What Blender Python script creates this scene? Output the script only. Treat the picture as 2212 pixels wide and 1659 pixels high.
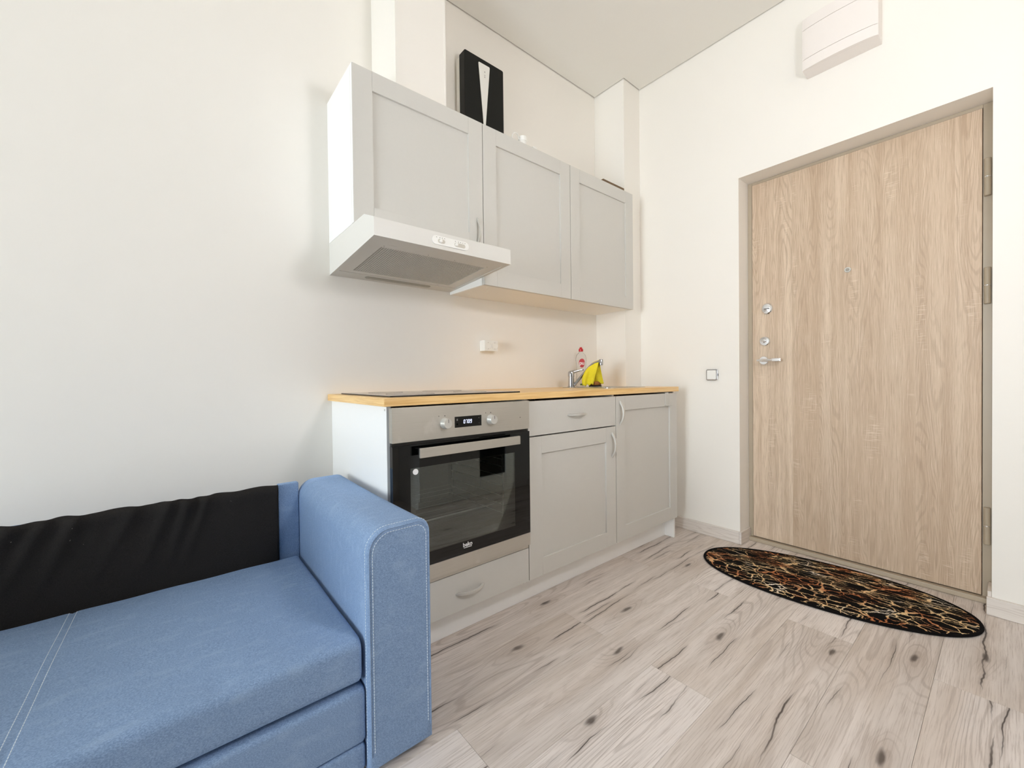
import bpy, bmesh, math, random
from mathutils import Vector, Matrix
random.seed(7)
for o in list(bpy.data.objects):
    bpy.data.objects.remove(o, do_unlink=True)
SC = bpy.context.scene
COL = SC.collection
PI = math.pi

# ------------------------------------------------------------------ camera
cd = bpy.data.cameras.new('camera')
cd.sensor_width = 36.0
cd.sensor_fit = 'HORIZONTAL'
cd.lens = 894.03 / 2212 * 36.0
cd.clip_start = 0.02
cam = bpy.data.objects.new('camera', cd)
COL.objects.link(cam)
_yaw, _pit, _rol = 0.6928, -0.0118, -0.0112
_f = Vector((math.sin(_yaw)*math.cos(_pit), math.cos(_yaw)*math.cos(_pit), math.sin(_pit)))
_r = Vector((math.cos(_yaw), -math.sin(_yaw), 0))
_u = _r.cross(_f)
_r2 = _r*math.cos(_rol) + _u*math.sin(_rol)
_u2 = -_r*math.sin(_rol) + _u*math.cos(_rol)
_M = Matrix((_r2, _u2, -_f)).transposed().to_4x4()
_M.translation = Vector((-0.5436, -1.8799, 0.9658))
cam.matrix_world = _M
SC.camera = cam

# ------------------------------------------------------------------ room numbers
XW, XL, YF = 1.98, -4.6, -2.5            # door wall, window wall, wall behind the camera
CEIL = 2.9395
WY0, WY1, WZ0, WZ1 = -2.4, -0.9, 0.10, 2.10   # window opening in wall_left

# ------------------------------------------------------------------ light
world = bpy.data.worlds.new('sky'); SC.world = world; world.use_nodes = True
wn = world.node_tree.nodes
wn['Background'].inputs['Color'].default_value = (0.87, 0.94, 1.0, 1)
wn['Background'].inputs['Strength'].default_value = 19.0
pl = bpy.data.lights.new('window_portal', 'AREA')
pl.shape = 'RECTANGLE'; pl.size = WY1-WY0; pl.size_y = WZ1-WZ0
pl.cycles.is_portal = True
po = bpy.data.objects.new('window_portal', pl); COL.objects.link(po)
po.location = (XL-0.20, (WY0+WY1)/2, (WZ0+WZ1)/2)
po.rotation_euler = (PI/2, 0, -PI/2)
FILL_W = 24.0                            # made-up fill lamp, built further down
SC.view_settings.view_transform = 'Standard'
SC.view_settings.look = 'None'
SC.view_settings.gamma = 1.0
SC.view_settings.use_curve_mapping = False
SC.view_settings.exposure = 0.38
SC.cycles.max_bounces = 14
SC.cycles.diffuse_bounces = 8
SC.cycles.sample_clamp_indirect = 12.0
SC.cycles.caustics_reflective = False
SC.cycles.caustics_refractive = False

# ------------------------------------------------------------------ material helpers
def lin(c):
    return tuple((x/255/12.92 if x/255 <= .04045 else ((x/255+.055)/1.055)**2.4) for x in c[:3]) + (1.0,)

class NT:
    def __init__(s, name):
        s.m = bpy.data.materials.new(name); s.m.use_nodes = True
        s.t = s.m.node_tree; s.b = s.t.nodes['Principled BSDF']
        s.out = s.t.nodes['Material Output']
    def n(s, kind, **kw):
        x = s.t.nodes.new('ShaderNode'+kind)
        for k, v in kw.items():
            if hasattr(x, k): setattr(x, k, v)
            else: s.put(x.inputs[k.replace('_', ' ')], v)
        return x
    def put(s, sock, v):
        if isinstance(v, bpy.types.NodeSocket): s.t.links.new(v, sock)
        else: sock.default_value = v
    def math(s, op, a, b=0.0, c=0.0):
        x = s.t.nodes.new('ShaderNodeMath'); x.operation = op
        s.put(x.inputs[0], a); s.put(x.inputs[1], b); s.put(x.inputs[2], c)
        return x.outputs[0]
    def vmul(s, v, k):
        x = s.t.nodes.new('ShaderNodeVectorMath'); x.operation = 'MULTIPLY'
        s.put(x.inputs[0], v); s.put(x.inputs[1], k); return x.outputs[0]
    def vadd(s, v, k):
        x = s.t.nodes.new('ShaderNodeVectorMath'); x.operation = 'ADD'
        s.put(x.inputs[0], v); s.put(x.inputs[1], k); return x.outputs[0]
    def comb(s, a, b, c):
        x = s.t.nodes.new('ShaderNodeCombineXYZ')
        for i, v in enumerate((a, b, c)): s.put(x.inputs[i], v)
        return x.outputs[0]
    def sep(s, v):
        x = s.t.nodes.new('ShaderNodeSeparateXYZ'); s.put(x.inputs[0], v); return x.outputs
    def obj(s): return s.n('TexCoord').outputs['Object']
    def noise(s, v, scale=1.0, detail=2.0, rough=0.5, col=False):
        x = s.t.nodes.new('ShaderNodeTexNoise')
        s.put(x.inputs['Vector'], v); x.inputs['Scale'].default_value = scale
        x.inputs['Detail'].default_value = detail; x.inputs['Roughness'].default_value = rough
        return x.outputs['Color' if col else 'Fac']
    def ramp(s, f, lo, hi, a=0.0, b=1.0, smooth=True):
        x = s.t.nodes.new('ShaderNodeMapRange')
        x.interpolation_type = 'SMOOTHSTEP' if smooth else 'LINEAR'
        s.put(x.inputs[0], f)
        for i, v in enumerate((lo, hi, a, b)): s.put(x.inputs[1+i], v)
        return x.outputs[0]
    def mix(s, f, a, b, mode='MIX'):
        x = s.t.nodes.new('ShaderNodeMix'); x.data_type = 'RGBA'; x.blend_type = mode
        s.put(x.inputs[0], f); s.put(x.inputs[6], a); s.put(x.inputs[7], b)
        return x.outputs[2]
    def bump(s, h, strength=.3, dist=.001):
        x = s.t.nodes.new('ShaderNodeBump'); x.inputs['Strength'].default_value = strength
        x.inputs['Distance'].default_value = dist; s.put(x.inputs['Height'], h)
        s.t.links.new(x.outputs[0], s.b.inputs['Normal'])
    def set(s, **kw):
        for k, v in kw.items(): s.put(s.b.inputs[k.replace('_', ' ')], v)
        return s

def paint(name, c, rough=.5, metal=0.0, var=.03, scale=40.0, bump=0.0, bscale=None, spec=.5):
    """plain finish with a little tone variation and micro relief"""
    k = NT(name); v = k.obj()
    f = k.noise(v, scale, 3)
    c0 = lin(c); a = tuple(x*(1-var) for x in c0[:3])+(1,); b = tuple(min(1, x*(1+var)) for x in c0[:3])+(1,)
    k.set(Base_Color=k.mix(f, a, b), Roughness=rough, Metallic=metal)
    k.b.inputs['Specular IOR Level'].default_value = spec
    if bump: k.bump(k.noise(v, bscale or scale*6, 4), bump, .001)
    return k.m

def emit(name, c, s):
    k = NT(name); k.set(Base_Color=(0, 0, 0, 1)); k.b.inputs['Emission Color'].default_value = lin(c)
    k.b.inputs['Emission Strength'].default_value = s; return k.m

M = {}
M['wall'] = paint('wall_paint', (241, 237, 230), .85, var=.008, scale=3, bump=.05, bscale=260, spec=.2)
M['ceiling'] = paint('ceiling_film', (233, 230, 223), .6, var=.006, scale=2, spec=.25)
M['dark'] = paint('dark_void', (30, 28, 26), .9)
M['front'] = paint('cabinet_front_grey', (208, 206, 200), .42, var=.012, scale=90, bump=.04, bscale=400, spec=.35)
M['carcass'] = paint('cabinet_white', (246, 246, 244), .4, var=.008, scale=60, spec=.35)
M['under'] = paint('cabinet_underside', (244, 240, 233), .5, var=.01, scale=60, spec=.3)
M['hood'] = paint('hood_enamel', (224, 222, 216), .3, var=.006, scale=30, spec=.4)
M['hood_in'] = paint('hood_underside', (212, 209, 202), .4, var=.01, scale=30)
M['plastic'] = paint('white_plastic', (242, 241, 236), .35, var=.006, scale=30)
M['black_plastic'] = paint('black_plastic', (10, 10, 9), .32, var=.1, scale=60)
M['black_satin'] = paint('black_satin_panel', (9, 11, 7), .45, var=.1, scale=20, spec=.25)
M['chrome'] = paint('chrome', (190, 190, 193), .07, 1.0, var=.01)
M['chrome_bright'] = paint('bright_chrome', (240, 240, 242), .12, 1.0, var=.01)
M['alu'] = paint('satin_handle', (212, 210, 204), .32, .45, var=.02)
M['frame_taupe'] = paint('door_frame_enamel', (176, 162, 141), .4, var=.02, scale=20)
M['box_white'] = paint('box_white', (238, 231, 226), .4, var=.006, scale=20)
M['black_foot'] = paint('black_foot', (14, 14, 14), .7)
M['socket_grey'] = paint('socket_recess', (205, 200, 188), .5)
M['red_cap'] = paint('red_cap', (196, 30, 38), .3)
M['print_red'] = paint('print_red', (200, 70, 78), .5)
M['print_white'] = paint('print_white', (250, 250, 250), .5)
M['print_green'] = paint('print_green', (120, 150, 92), .5)
M['print_dark'] = paint('print_dark', (70, 66, 66), .5)
M['print_grey'] = paint('print_grey', (176, 172, 170), .6)
M['logo'] = paint('logo_silver', (225, 225, 225), .4)
M['digit'] = emit('display_digit', (205, 215, 255), 2.2)
M['stitch'] = paint('stitch_thread', (214, 226, 234), .8)
M['sponge'] = paint('sponge_orange', (176, 116, 56), .95, var=.25, scale=120, bump=.8, bscale=300)
M['scour'] = paint('scour_dark', (40, 38, 30), .95, var=.2, bump=.6, bscale=400)
M['glass_black'] = paint('black_glass', (4, 5, 5), .03, var=.05, spec=.42)
M['hob_glass'] = paint('hob_glass', (8, 7, 8), .1, var=.05, spec=.6)
M['cavity'] = paint('oven_cavity', (36, 38, 37), .45, .2, var=.05)
M['wire'] = paint('oven_wire', (235, 235, 230), .3, .3)
M['board_dark'] = paint('board_dark', (112, 88, 62), .7, var=.12, scale=60)
M['board_light'] = paint('board_light', (168, 138, 98), .7, var=.12, scale=60)
M['lens'] = paint('lamp_lens', (160, 155, 144), .3)

def m_steel():
    k = NT('brushed_steel'); v = k.obj()
    g = k.noise(k.vmul(v, (4, 4, 700)), 1, 3)
    b = k.noise(v, 14, 3)
    c = k.mix(g, lin((184, 180, 171)), lin((208, 204, 195)))
    c = k.mix(k.ramp(b, .62, .75, 0, .25), c, lin((228, 224, 218)))
    k.set(Base_Color=c, Metallic=.75, Roughness=k.ramp(g, 0, 1, .34, .48)); return k.m
M['steel'] = m_steel()
def m_sink():
    k = NT('sink_steel'); v = k.obj()
    k.set(Base_Color=k.mix(k.noise(v, 60, 3), lin((190, 188, 182)), lin((214, 212, 206))), Metallic=1.0, Roughness=.22); return k.m
M['sink'] = m_sink()

def m_worktop(name='worktop_oak_laminate', turn=False):
    k = NT(name); v = k.obj()
    if turn: v = k.comb(k.sep(v)[1], k.sep(v)[0], k.sep(v)[2])
    w = k.vadd(v, k.vmul(k.noise(k.vmul(v, (2, 12, 12)), 1, 2, col=True), (0, .02, .02)))
    g = k.noise(k.vmul(w, (5, 170, 170)), 1, 4, .6)
    h = k.noise(k.vmul(w, (1.5, 26, 26)), 1, 2)
    c = k.mix(k.ramp(g, .3, .7), lin((226, 180, 112)), lin((250, 213, 148)))
    c = k.mix(k.ramp(h, .45, .75, 0, .45), c, lin((244, 216, 166)))
    k.set(Base_Color=c, Roughness=.34); k.bump(g, .08, .0005); return k.m
M['worktop'] = m_worktop(); M['worktop_end'] = m_worktop('worktop_end_band', True)

def m_plank():
    k = NT('floor_oak_plank'); v0 = k.obj()
    rnd = k.n('ObjectInfo').outputs['Random']
    off = k.comb(k.math('MULTIPLY', rnd, 61.0), k.math('MULTIPLY', rnd, 37.0), k.math('MULTIPLY', rnd, 11.0))
    v = k.vadd(v0, off)
    warp = k.noise(k.vmul(v, (2.2, 9, 1)), 1, 3, col=True)
    w = k.vadd(v, k.vmul(k.vadd(warp, (-.5, -.5, -.5)), (.06, .011, 0)))
    # knots: sparse ellipses, rings bend round them
    vo = k.n('TexVoronoi', feature='F1', voronoi_dimensions='2D'); k.put(vo.inputs['Vector'], k.vadd(k.vmul(w, (1.7, 5.8, 1)), k.vmul(k.vadd(k.noise(k.vmul(v, (14, 30, 1)), 1, 2, col=True), (-.5, -.5, -.5)), (.09, .09, 0)))); vo.inputs['Scale'].default_value = 1.0
    kd = vo.outputs['Distance']; kc = k.sep(vo.outputs['Color'])[0]
    keep = k.ramp(kc, .50, .52)
    knot = k.math('MULTIPLY', k.ramp(kd, .018, .072, 1, 0), keep)
    halo = k.math('MULTIPLY', k.ramp(kd, .05, .30, 1, 0), keep)
    low = k.noise(k.vmul(w, (.75, 5.5, 1)), 1, 1.5, .4)
    field = k.math('ADD', low, k.math('MULTIPLY', halo, -.06))
    ring = k.math('SINE', k.math('MULTIPLY', field, 210.0))
    ringm = k.ramp(k.noise(k.vmul(v, (.9, 4, 1)), 1, 1), .50, .66)
    ringl = k.math('MULTIPLY', k.ramp(ring, .35, 1.0), k.math('MAXIMUM', ringm, halo))
    grain = k.noise(k.vmul(w, (8, 300, 1)), 1, 4, .68)
    streak = k.noise(k.vmul(w, (1.6, 26, 1)), 1, 3, .55)
    # cracks: one or two long splits per board that wander along the grain
    px_, py_, pz_ = k.sep(v0)
    def split(seed, amp, thick):
        xs_ = k.math('ADD', px_, k.math('ADD', k.math('MULTIPLY', rnd, 83.0), seed))
        def n1(f): return k.math('SUBTRACT', k.noise(k.comb(k.math('MULTIPLY', xs_, f), seed, 0.0), 1, 0), .5)
        wn_ = k.n('TexWhiteNoise', noise_dimensions='1D'); k.put(wn_.inputs['W'], k.math('ADD', rnd, seed))
        y0_ = k.math('MULTIPLY', k.math('SUBTRACT', wn_.outputs['Value'], .5), .15)
        me_ = k.math('ADD', k.math('MULTIPLY', n1(2.0), amp), k.math('ADD', k.math('MULTIPLY', n1(10.0), amp*.24), k.math('MULTIPLY', n1(46.0), amp*.055)))
        d_ = k.math('ABSOLUTE', k.math('SUBTRACT', k.math('SUBTRACT', py_, y0_), me_))
        pres = k.ramp(k.noise(k.comb(k.math('MULTIPLY', xs_, 3.2), seed+5.0, 0.0), 1, 1.5), .46, .64)
        tk_ = k.math('MULTIPLY', pres, thick)
        return k.math('MULTIPLY', k.ramp(d_, k.math('MULTIPLY', tk_, .3), k.math('ADD', tk_, .00035), 1, 0), pres), k.math('MULTIPLY', k.ramp(d_, 0, .014, 1, 0), pres)
    c1_, s1_ = split(1.7, .085, .0032); c2_, s2_ = split(9.3, .06, .0021); c3_, s3_ = split(23.1, .05, .0014)
    crack = k.math('MAXIMUM', c1_, k.math('MAXIMUM', c2_, c3_))
    csoft = k.math('MAXIMUM', s1_, k.math('MAXIMUM', s2_, s3_))
    base = k.mix(rnd, lin((206, 196, 188)), lin((229, 221, 216)))
    base = k.mix(k.ramp(k.noise(k.vmul(v, (1.1, 6, 1)), 1, 2), .42, .66, 0, .55), base, lin((198, 183, 169)))
    base = k.mix(k.ramp(streak, .35, .7, .0, .42), base, lin((243, 234, 228)))
    base = k.mix(k.ramp(grain, .46, .68, 0, .50), base, lin((162, 146, 135)))
    base = k.mix(k.math('MULTIPLY', ringl, .34), base, lin((146, 131, 121)))
    base = k.mix(k.math('MULTIPLY', csoft, .40), base, lin((141, 127, 117)))
    base = k.mix(k.math('MULTIPLY', halo, .32), base, lin((166, 150, 136)))
    base = k.mix(k.math('MULTIPLY', crack, .92), base, lin((72, 62, 58)))
    base = k.mix(k.math('MULTIPLY', knot, .9), base, lin((84, 74, 68)))
    k.set(Base_Color=base, Roughness=k.ramp(grain, .3, .7, .42, .55))
    k.b.inputs['Specular IOR Level'].default_value = .35
    k.bump(k.math('SUBTRACT', grain, k.math('MULTIPLY', crack, 1.5)), .18, .0008); return k.m
M['plank'] = m_plank()

def m_skirting():
    k = NT('skirting_whitewashed'); v = k.obj()
    w = k.vadd(v, k.vmul(k.noise(k.vmul(v, (4, 4, 16)), 1, 2, col=True), (0, 0, .03)))
    f = k.noise(k.vmul(w, (1.6, 1.6, 22)), 1, 2)
    ring = k.ramp(k.math('SINE', k.math('MULTIPLY', f, 70.0)), .2, 1)
    g = k.noise(k.vmul(w, (9, 9, 300)), 1, 3)
    c = k.mix(k.math('MULTIPLY', ring, .5), lin((224, 216, 208)), lin((196, 184, 174)))
    c = k.mix(k.ramp(g, .5, .75, 0, .4), c, lin((204, 194, 184)))
    k.set(Base_Color=c, Roughness=.5); return k.m
M['skirting'] = m_skirting()

def m_door():
    k = NT('door_sonoma_oak'); v0 = k.obj()
    x, y, z = k.sep(v0)
    wy = k.math('ADD', y, k.math('MULTIPLY', k.math('SUBTRACT', k.noise(k.vmul(v0, (0, 3, .5)), 1, 1), .5), .006))
    idx = k.math('FLOOR', k.math('MULTIPLY', wy, 8.2))
    wnz = k.n('TexWhiteNoise', noise_dimensions='1D'); k.put(wnz.inputs['W'], idx)
    r = wnz.outputs['Value']
    v = k.comb(0.0, k.math('ADD', y, k.math('MULTIPLY', r, 17.0)), k.math('ADD', z, k.math('MULTIPLY', r, 9.0)))
    warp = k.noise(k.vmul(v, (1, 14, 4.5)), 1, 3, col=True)
    w = k.vadd(v, k.vmul(k.vadd(warp, (-.5, -.5, -.5)), (0, .022, .05)))
    low = k.noise(k.vmul(w, (1, 8.5, .85)), 1, 1.6, .4)
    ring = k.ramp(k.math('SINE', k.math('MULTIPLY', low, 230.0)), .1, 1.0)
    ringm = k.ramp(k.noise(k.vmul(v, (1, 5, .8)), 1, 1), .40, .60)
    grain = k.noise(k.vmul(w, (1, 230, 9)), 1, 4, .62)
    broad = k.noise(k.vmul(w, (1, 22, .7)), 1, 3, .5)
    tick = k.noise(k.vmul(v0, (1, 16, 210)), 1, 2, .5)
    tm = k.ramp(k.noise(k.vmul(v, (1, 11, 4)), 1, 1), .56, .70)
    c = k.mix(k.ramp(r, 0, 1, .0, 1), lin((206, 184, 160)), lin((219, 199, 176)))
    c = k.mix(k.ramp(broad, .36, .66, 0, .85), c, lin((192, 168, 143)))
    c = k.mix(k.math('MULTIPLY', k.math('MULTIPLY', ring, ringm), .40), c, lin((168, 144, 121)))
    c = k.mix(k.ramp(grain, .46, .70, 0, .62), c, lin((172, 148, 124)))
    c = k.mix(k.ramp(grain, .46, .28, 0, .35), c, lin((232, 216, 198)))
    c = k.mix(k.math('MULTIPLY', k.ramp(tick, .56, .68), k.math('MULTIPLY', tm, .55)), c, lin((230, 214, 194)))
    k.set(Base_Color=c, Roughness=.46); k.b.inputs['Specular IOR Level'].default_value = .3
    k.bump(grain, .12, .0006); return k.m
M['door'] = m_door()

def m_denim(name, c0, c1, c2):
    k = NT(name); v = k.obj()
    a = k.noise(k.vmul(v, (320, 620, 620)), 1, 3, .7)
    b = k.noise(k.vmul(v, (18, 60, 30)), 1, 3)
    c = k.mix(k.ramp(a, .32, .68), lin(c0), lin(c1))
    c = k.mix(k.ramp(b, .5, .75, 0, .35), c, lin(c2))
    k.set(Base_Color=c, Roughness=.92); k.b.inputs['Specular IOR Level'].default_value = .15
    k.b.inputs['Sheen Weight'].default_value = .55; k.b.inputs['Sheen Roughness'].default_value = .35; k.b.inputs['Sheen Tint'].default_value = lin((170, 200, 245))
    k.bump(a, .35, .0008); return k.m
M['denim'] = m_denim('blue_denim_weave', (114, 138, 172), (148, 173, 206), (158, 181, 208))
def m_blackcloth():
    k = NT('black_lining_cloth'); v = k.obj()
    a = k.noise(k.vmul(v, (500, 500, 500)), 1, 2)
    lint = k.ramp(k.noise(v, 75, 2, .8), .74, .78)
    lm = k.ramp(k.noise(v, 5, 1), .5, .6)
    c = k.mix(a, lin((30, 29, 28)), lin((54, 51, 49)))
    c = k.mix(k.math('MULTIPLY', lint, lm), c, lin((120, 118, 112)))
    k.set(Base_Color=c, Roughness=.95); k.b.inputs['Specular IOR Level'].default_value = .1
    k.bump(a, .3, .0006); return k.m
M['black_cloth'] = m_blackcloth()
def m_yellow():
    k = NT('yellow_cloth'); v = k.obj(); a = k.noise(v, 260, 3)
    k.set(Base_Color=k.mix(a, lin((226, 204, 18)), lin((252, 236, 60))), Roughness=.85)
    k.b.inputs['Subsurface Weight'].default_value = 0.0
    k.bump(a, .4, .001); return k.m
M['yellow'] = m_yellow()

def m_rug():
    k = NT('rug_gold_vein_print'); v = k.obj()
    # veins run along the rug's long side, thicker ones merge and branch
    wa = k.noise(k.vmul(v, (22, 15, 1)), 1, 4, .62, col=True)
    w = k.vadd(v, k.vmul(k.vadd(wa, (-.5, -.5, 0)), (.05, .06, 0)))
    def cells(scale, lo, hi, off):
        vo = k.n('TexVoronoi', feature='DISTANCE_TO_EDGE', voronoi_dimensions='2D')
        k.put(vo.inputs['Vector'], k.vadd(k.vmul(w, scale), off)); vo.inputs['Scale'].default_value = 1.0
        return k.ramp(vo.outputs['Distance'], lo, hi, 1, 0)
    def iso(scale, off, level, lo, hi, detail=2.5):
        nn = k.noise(k.vadd(k.vmul(w, scale), off), 1, detail, .5)
        return k.ramp(k.math('ABSOLUTE', k.math('SUBTRACT', nn, level)), lo, hi, 1, 0)
    side = k.ramp(k.math('ADD', k.sep(v)[0], k.math('MULTIPLY', k.math('SUBTRACT', k.noise(k.vmul(v, (6, 3, 1)), 1, 1), .5), .2)), -.02, .08)
    near = k.math('SUBTRACT', 1.0, side)
    def msk(scale, off, lo, hi): return k.ramp(k.noise(k.vadd(k.vmul(w, scale), off), 1, 2), lo, hi)
    tvar = k.ramp(k.noise(k.vmul(w, (30, 14, 1)), 1, 2), .35, .7, .5, 1.5)
    def cellv(scale, t, off):
        vo = k.n('TexVoronoi', feature='DISTANCE_TO_EDGE', voronoi_dimensions='2D')
        k.put(vo.inputs['Vector'], k.vadd(k.vmul(w, scale), off)); vo.inputs['Scale'].default_value = 1.0
        return k.ramp(vo.outputs['Distance'], k.math('MULTIPLY', tvar, t*.5), k.math('MULTIPLY', tvar, t), 1, 0)
    main = k.math('MULTIPLY', cellv((10, 3.6, 1), .028, (4.2, 1.3, 0)), msk((8, 3, 1), (2, 2, 0), .28, .38))
    net = k.math('MULTIPLY', k.math('MULTIPLY', cellv((24, 17, 1), .060, (0, 0, 0)), msk((9, 5, 1), (5, 3, 0), .36, .44)), near)
    hair = k.math('MULTIPLY', cellv((17, 9, 1), .021, (7, 2, 0)), msk((9, 6, 1), (1, 9, 0), .41, .48))
    strk = k.math('MULTIPLY', k.math('MULTIPLY', cellv((46, 6.0, 1), .064, (2, 5, 0)), msk((14, 4, 1), (9, 1, 0), .39, .47)), side)
    mask = k.math('MAXIMUM', k.math('MAXIMUM', net, main), k.math('MAXIMUM', k.math('MULTIPLY', hair, .8), strk))
    tone = k.noise(k.vadd(k.vmul(w, (9, 6, 1)), (2, 7, 0)), 1, 2)
    gold = k.mix(k.ramp(tone, .38, .58), lin((196, 124, 80)), lin((244, 212, 160)))
    gold = k.mix(k.ramp(tone, .56, .68), gold, lin((246, 234, 216)))
    bk = k.mix(k.ramp(k.noise(k.vmul(w, (12, 5, 1)), 1, 3), .50, .70), lin((13, 12, 12)), lin((30, 17, 15)))
    f = k.noise(v, 420, 2)
    c = k.mix(mask, bk, gold)
    k.set(Base_Color=k.mix(k.ramp(f, .3, .7, 0, .18), c, (0, 0, 0, 1)), Roughness=.95)
    k.b.inputs['Specular IOR Level'].default_value = .1
    k.bump(f, .6, .0015); return k.m
M['rug'] = m_rug()
M['rug_edge'] = paint('rug_binding', (16, 14, 14), .9, var=.2, scale=300, bump=.5, bscale=500, spec=.1)

def m_ovenglass():
    """tinted oven pane with a fine printed dot-line screen and a clear reflection"""
    k = NT('oven_window_glass')
    z = k.sep(k.obj())[2]
    ln = k.ramp(k.math('SINE', k.math('MULTIPLY', z, 2*PI/.0052)), .1, .8)
    tr = k.n('BsdfTransparent'); k.put(tr.inputs[0], k.mix(ln, (.68, .70, .69, 1), (.54, .56, .55, 1)))
    gl = k.n('BsdfGlossy'); gl.inputs['Roughness'].default_value = .02
    k.put(gl.inputs['Color'], k.mix(ln, (.9, .95, .93, 1), (.72, .76, .74, 1)))
    lw = k.n('Fresnel'); lw.inputs['IOR'].default_value = 1.5
    mx = k.n('MixShader'); k.put(mx.inputs[0], k.math('ADD', lw.outputs[0], .055)); k.put(mx.inputs[1], tr.outputs[0]); k.put(mx.inputs[2], gl.outputs[0])
    k.t.links.new(mx.outputs[0], k.out.inputs[0]); return k.m
M['oven_window'] = m_ovenglass()
def m_clear(name, tint, refl=1.45):
    k = NT(name)
    tr = k.n('BsdfTransparent'); tr.inputs[0].default_value = tint
    gl = k.n('BsdfGlossy'); gl.inputs['Roughness'].default_value = .04
    lw = k.n('Fresnel'); lw.inputs['IOR'].default_value = refl
    mx = k.n('MixShader'); k.put(mx.inputs[0], lw.outputs[0]); k.put(mx.inputs[1], tr.outputs[0]); k.put(mx.inputs[2], gl.outputs[0])
    k.t.links.new(mx.outputs[0], k.out.inputs[0]); return k.m
M['pane'] = m_clear('window_glass', (.97, .98, .98, 1))
M['bottle'] = m_clear('bottle_plastic', (.95, .95, .955, 1), 1.05)

# ------------------------------------------------------------------ mesh helpers
class MB:
    def __init__(s): s.v = []; s.f = []
    def add(s, vs, fs):
        n = len(s.v); s.v += [tuple(p) for p in vs]; s.f += [tuple(i+n for i in f) for f in fs]; return s
    def box(s, x0, x1, y0, y1, z0, z1):
        x0, x1 = min(x0, x1), max(x0, x1); y0, y1 = min(y0, y1), max(y0, y1); z0, z1 = min(z0, z1), max(z0, z1)
        return s.add([(x0, y0, z0), (x1, y0, z0), (x1, y1, z0), (x0, y1, z0), (x0, y0, z1), (x1, y0, z1), (x1, y1, z1), (x0, y1, z1)],
              [(0, 3, 2, 1), (4, 5, 6, 7), (0, 1, 5, 4), (1, 2, 6, 5), (2, 3, 7, 6), (3, 0, 4, 7)])
    def prism(s, poly, axis, a, b):
        """poly: 2D points (other two axes in xyz order), extruded along axis from a to b"""
        def p(q, t):
            return {'x': (t, q[0], q[1]), 'y': (q[0], t, q[1]), 'z': (q[0], q[1], t)}[axis]
        n = len(poly)
        vs = [p(q, a) for q in poly]+[p(q, b) for q in poly]
        fs = [tuple(range(n)), tuple(range(2*n-1, n-1, -1))]+[(i, i+n, (i+1) % n+n, (i+1) % n) for i in range(n)]
        return s.add(vs, fs)
    def rings(s, rings, cap0=True, cap1=True, closed=True):
        n = len(rings[0]); vs = [p for r in rings for p in r]; fs = []
        for k in range(len(rings)-1):
            for i in range(n if closed else n-1):
                j = (i+1) % n
                fs.append((k*n+i, k*n+j, (k+1)*n+j, (k+1)*n+i))
        if cap0: fs.append(tuple(range(n-1, -1, -1)))
        if cap1: fs.append(tuple(range((len(rings)-1)*n, len(rings)*n)))
        return s.add(vs, fs)
    def lathe(s, prof, c=(0, 0, 0), axis='z', n=24, sx=1.0, sy=1.0):
        """prof: (radius, height) pairs"""
        R = []
        for r, h in prof:
            ring = []
            for i in range(n):
                a = 2*PI*i/n; u, w = r*math.cos(a)*sx, r*math.sin(a)*sy
                q = {'z': (u, w, h), 'y': (u, h, w), 'x': (h, u, w)}[axis]
                ring.append((c[0]+q[0], c[1]+q[1], c[2]+q[2]))
            R.append(ring)
        return s.rings(R)
    def tube(s, pts, r, n=10):
        pts = [Vector(p) for p in pts]; R = []
        rr = r if isinstance(r, (list, tuple)) else [r]*len(pts)
        t0 = (pts[1]-pts[0]).normalized()
        up = Vector((0, 0, 1)) if abs(t0.z) < .9 else Vector((1, 0, 0))
        a = t0.cross(up).normalized()
        for i, p in enumerate(pts):
            t = (pts[min(i+1, len(pts)-1)]-pts[max(i-1, 0)]).normalized()
            a = (a-t*a.dot(t)).normalized(); b = t.cross(a)
            R.append([p+(a*math.cos(2*PI*j/n)+b*math.sin(2*PI*j/n))*rr[i] for j in range(n)])
        return s.rings(R)
    def grid(s, fn, nu, nv):
        vs = [fn(i/nu, j/nv) for j in range(nv+1) for i in range(nu+1)]
        fs = [(j*(nu+1)+i, j*(nu+1)+i+1, (j+1)*(nu+1)+i+1, (j+1)*(nu+1)+i) for j in range(nv) for i in range(nu)]
        return s.add(vs, fs)

def wl(o):
    p = Vector((0, 0, 0))
    while o: p += Vector(o.location); o = o.parent
    return p

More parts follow.
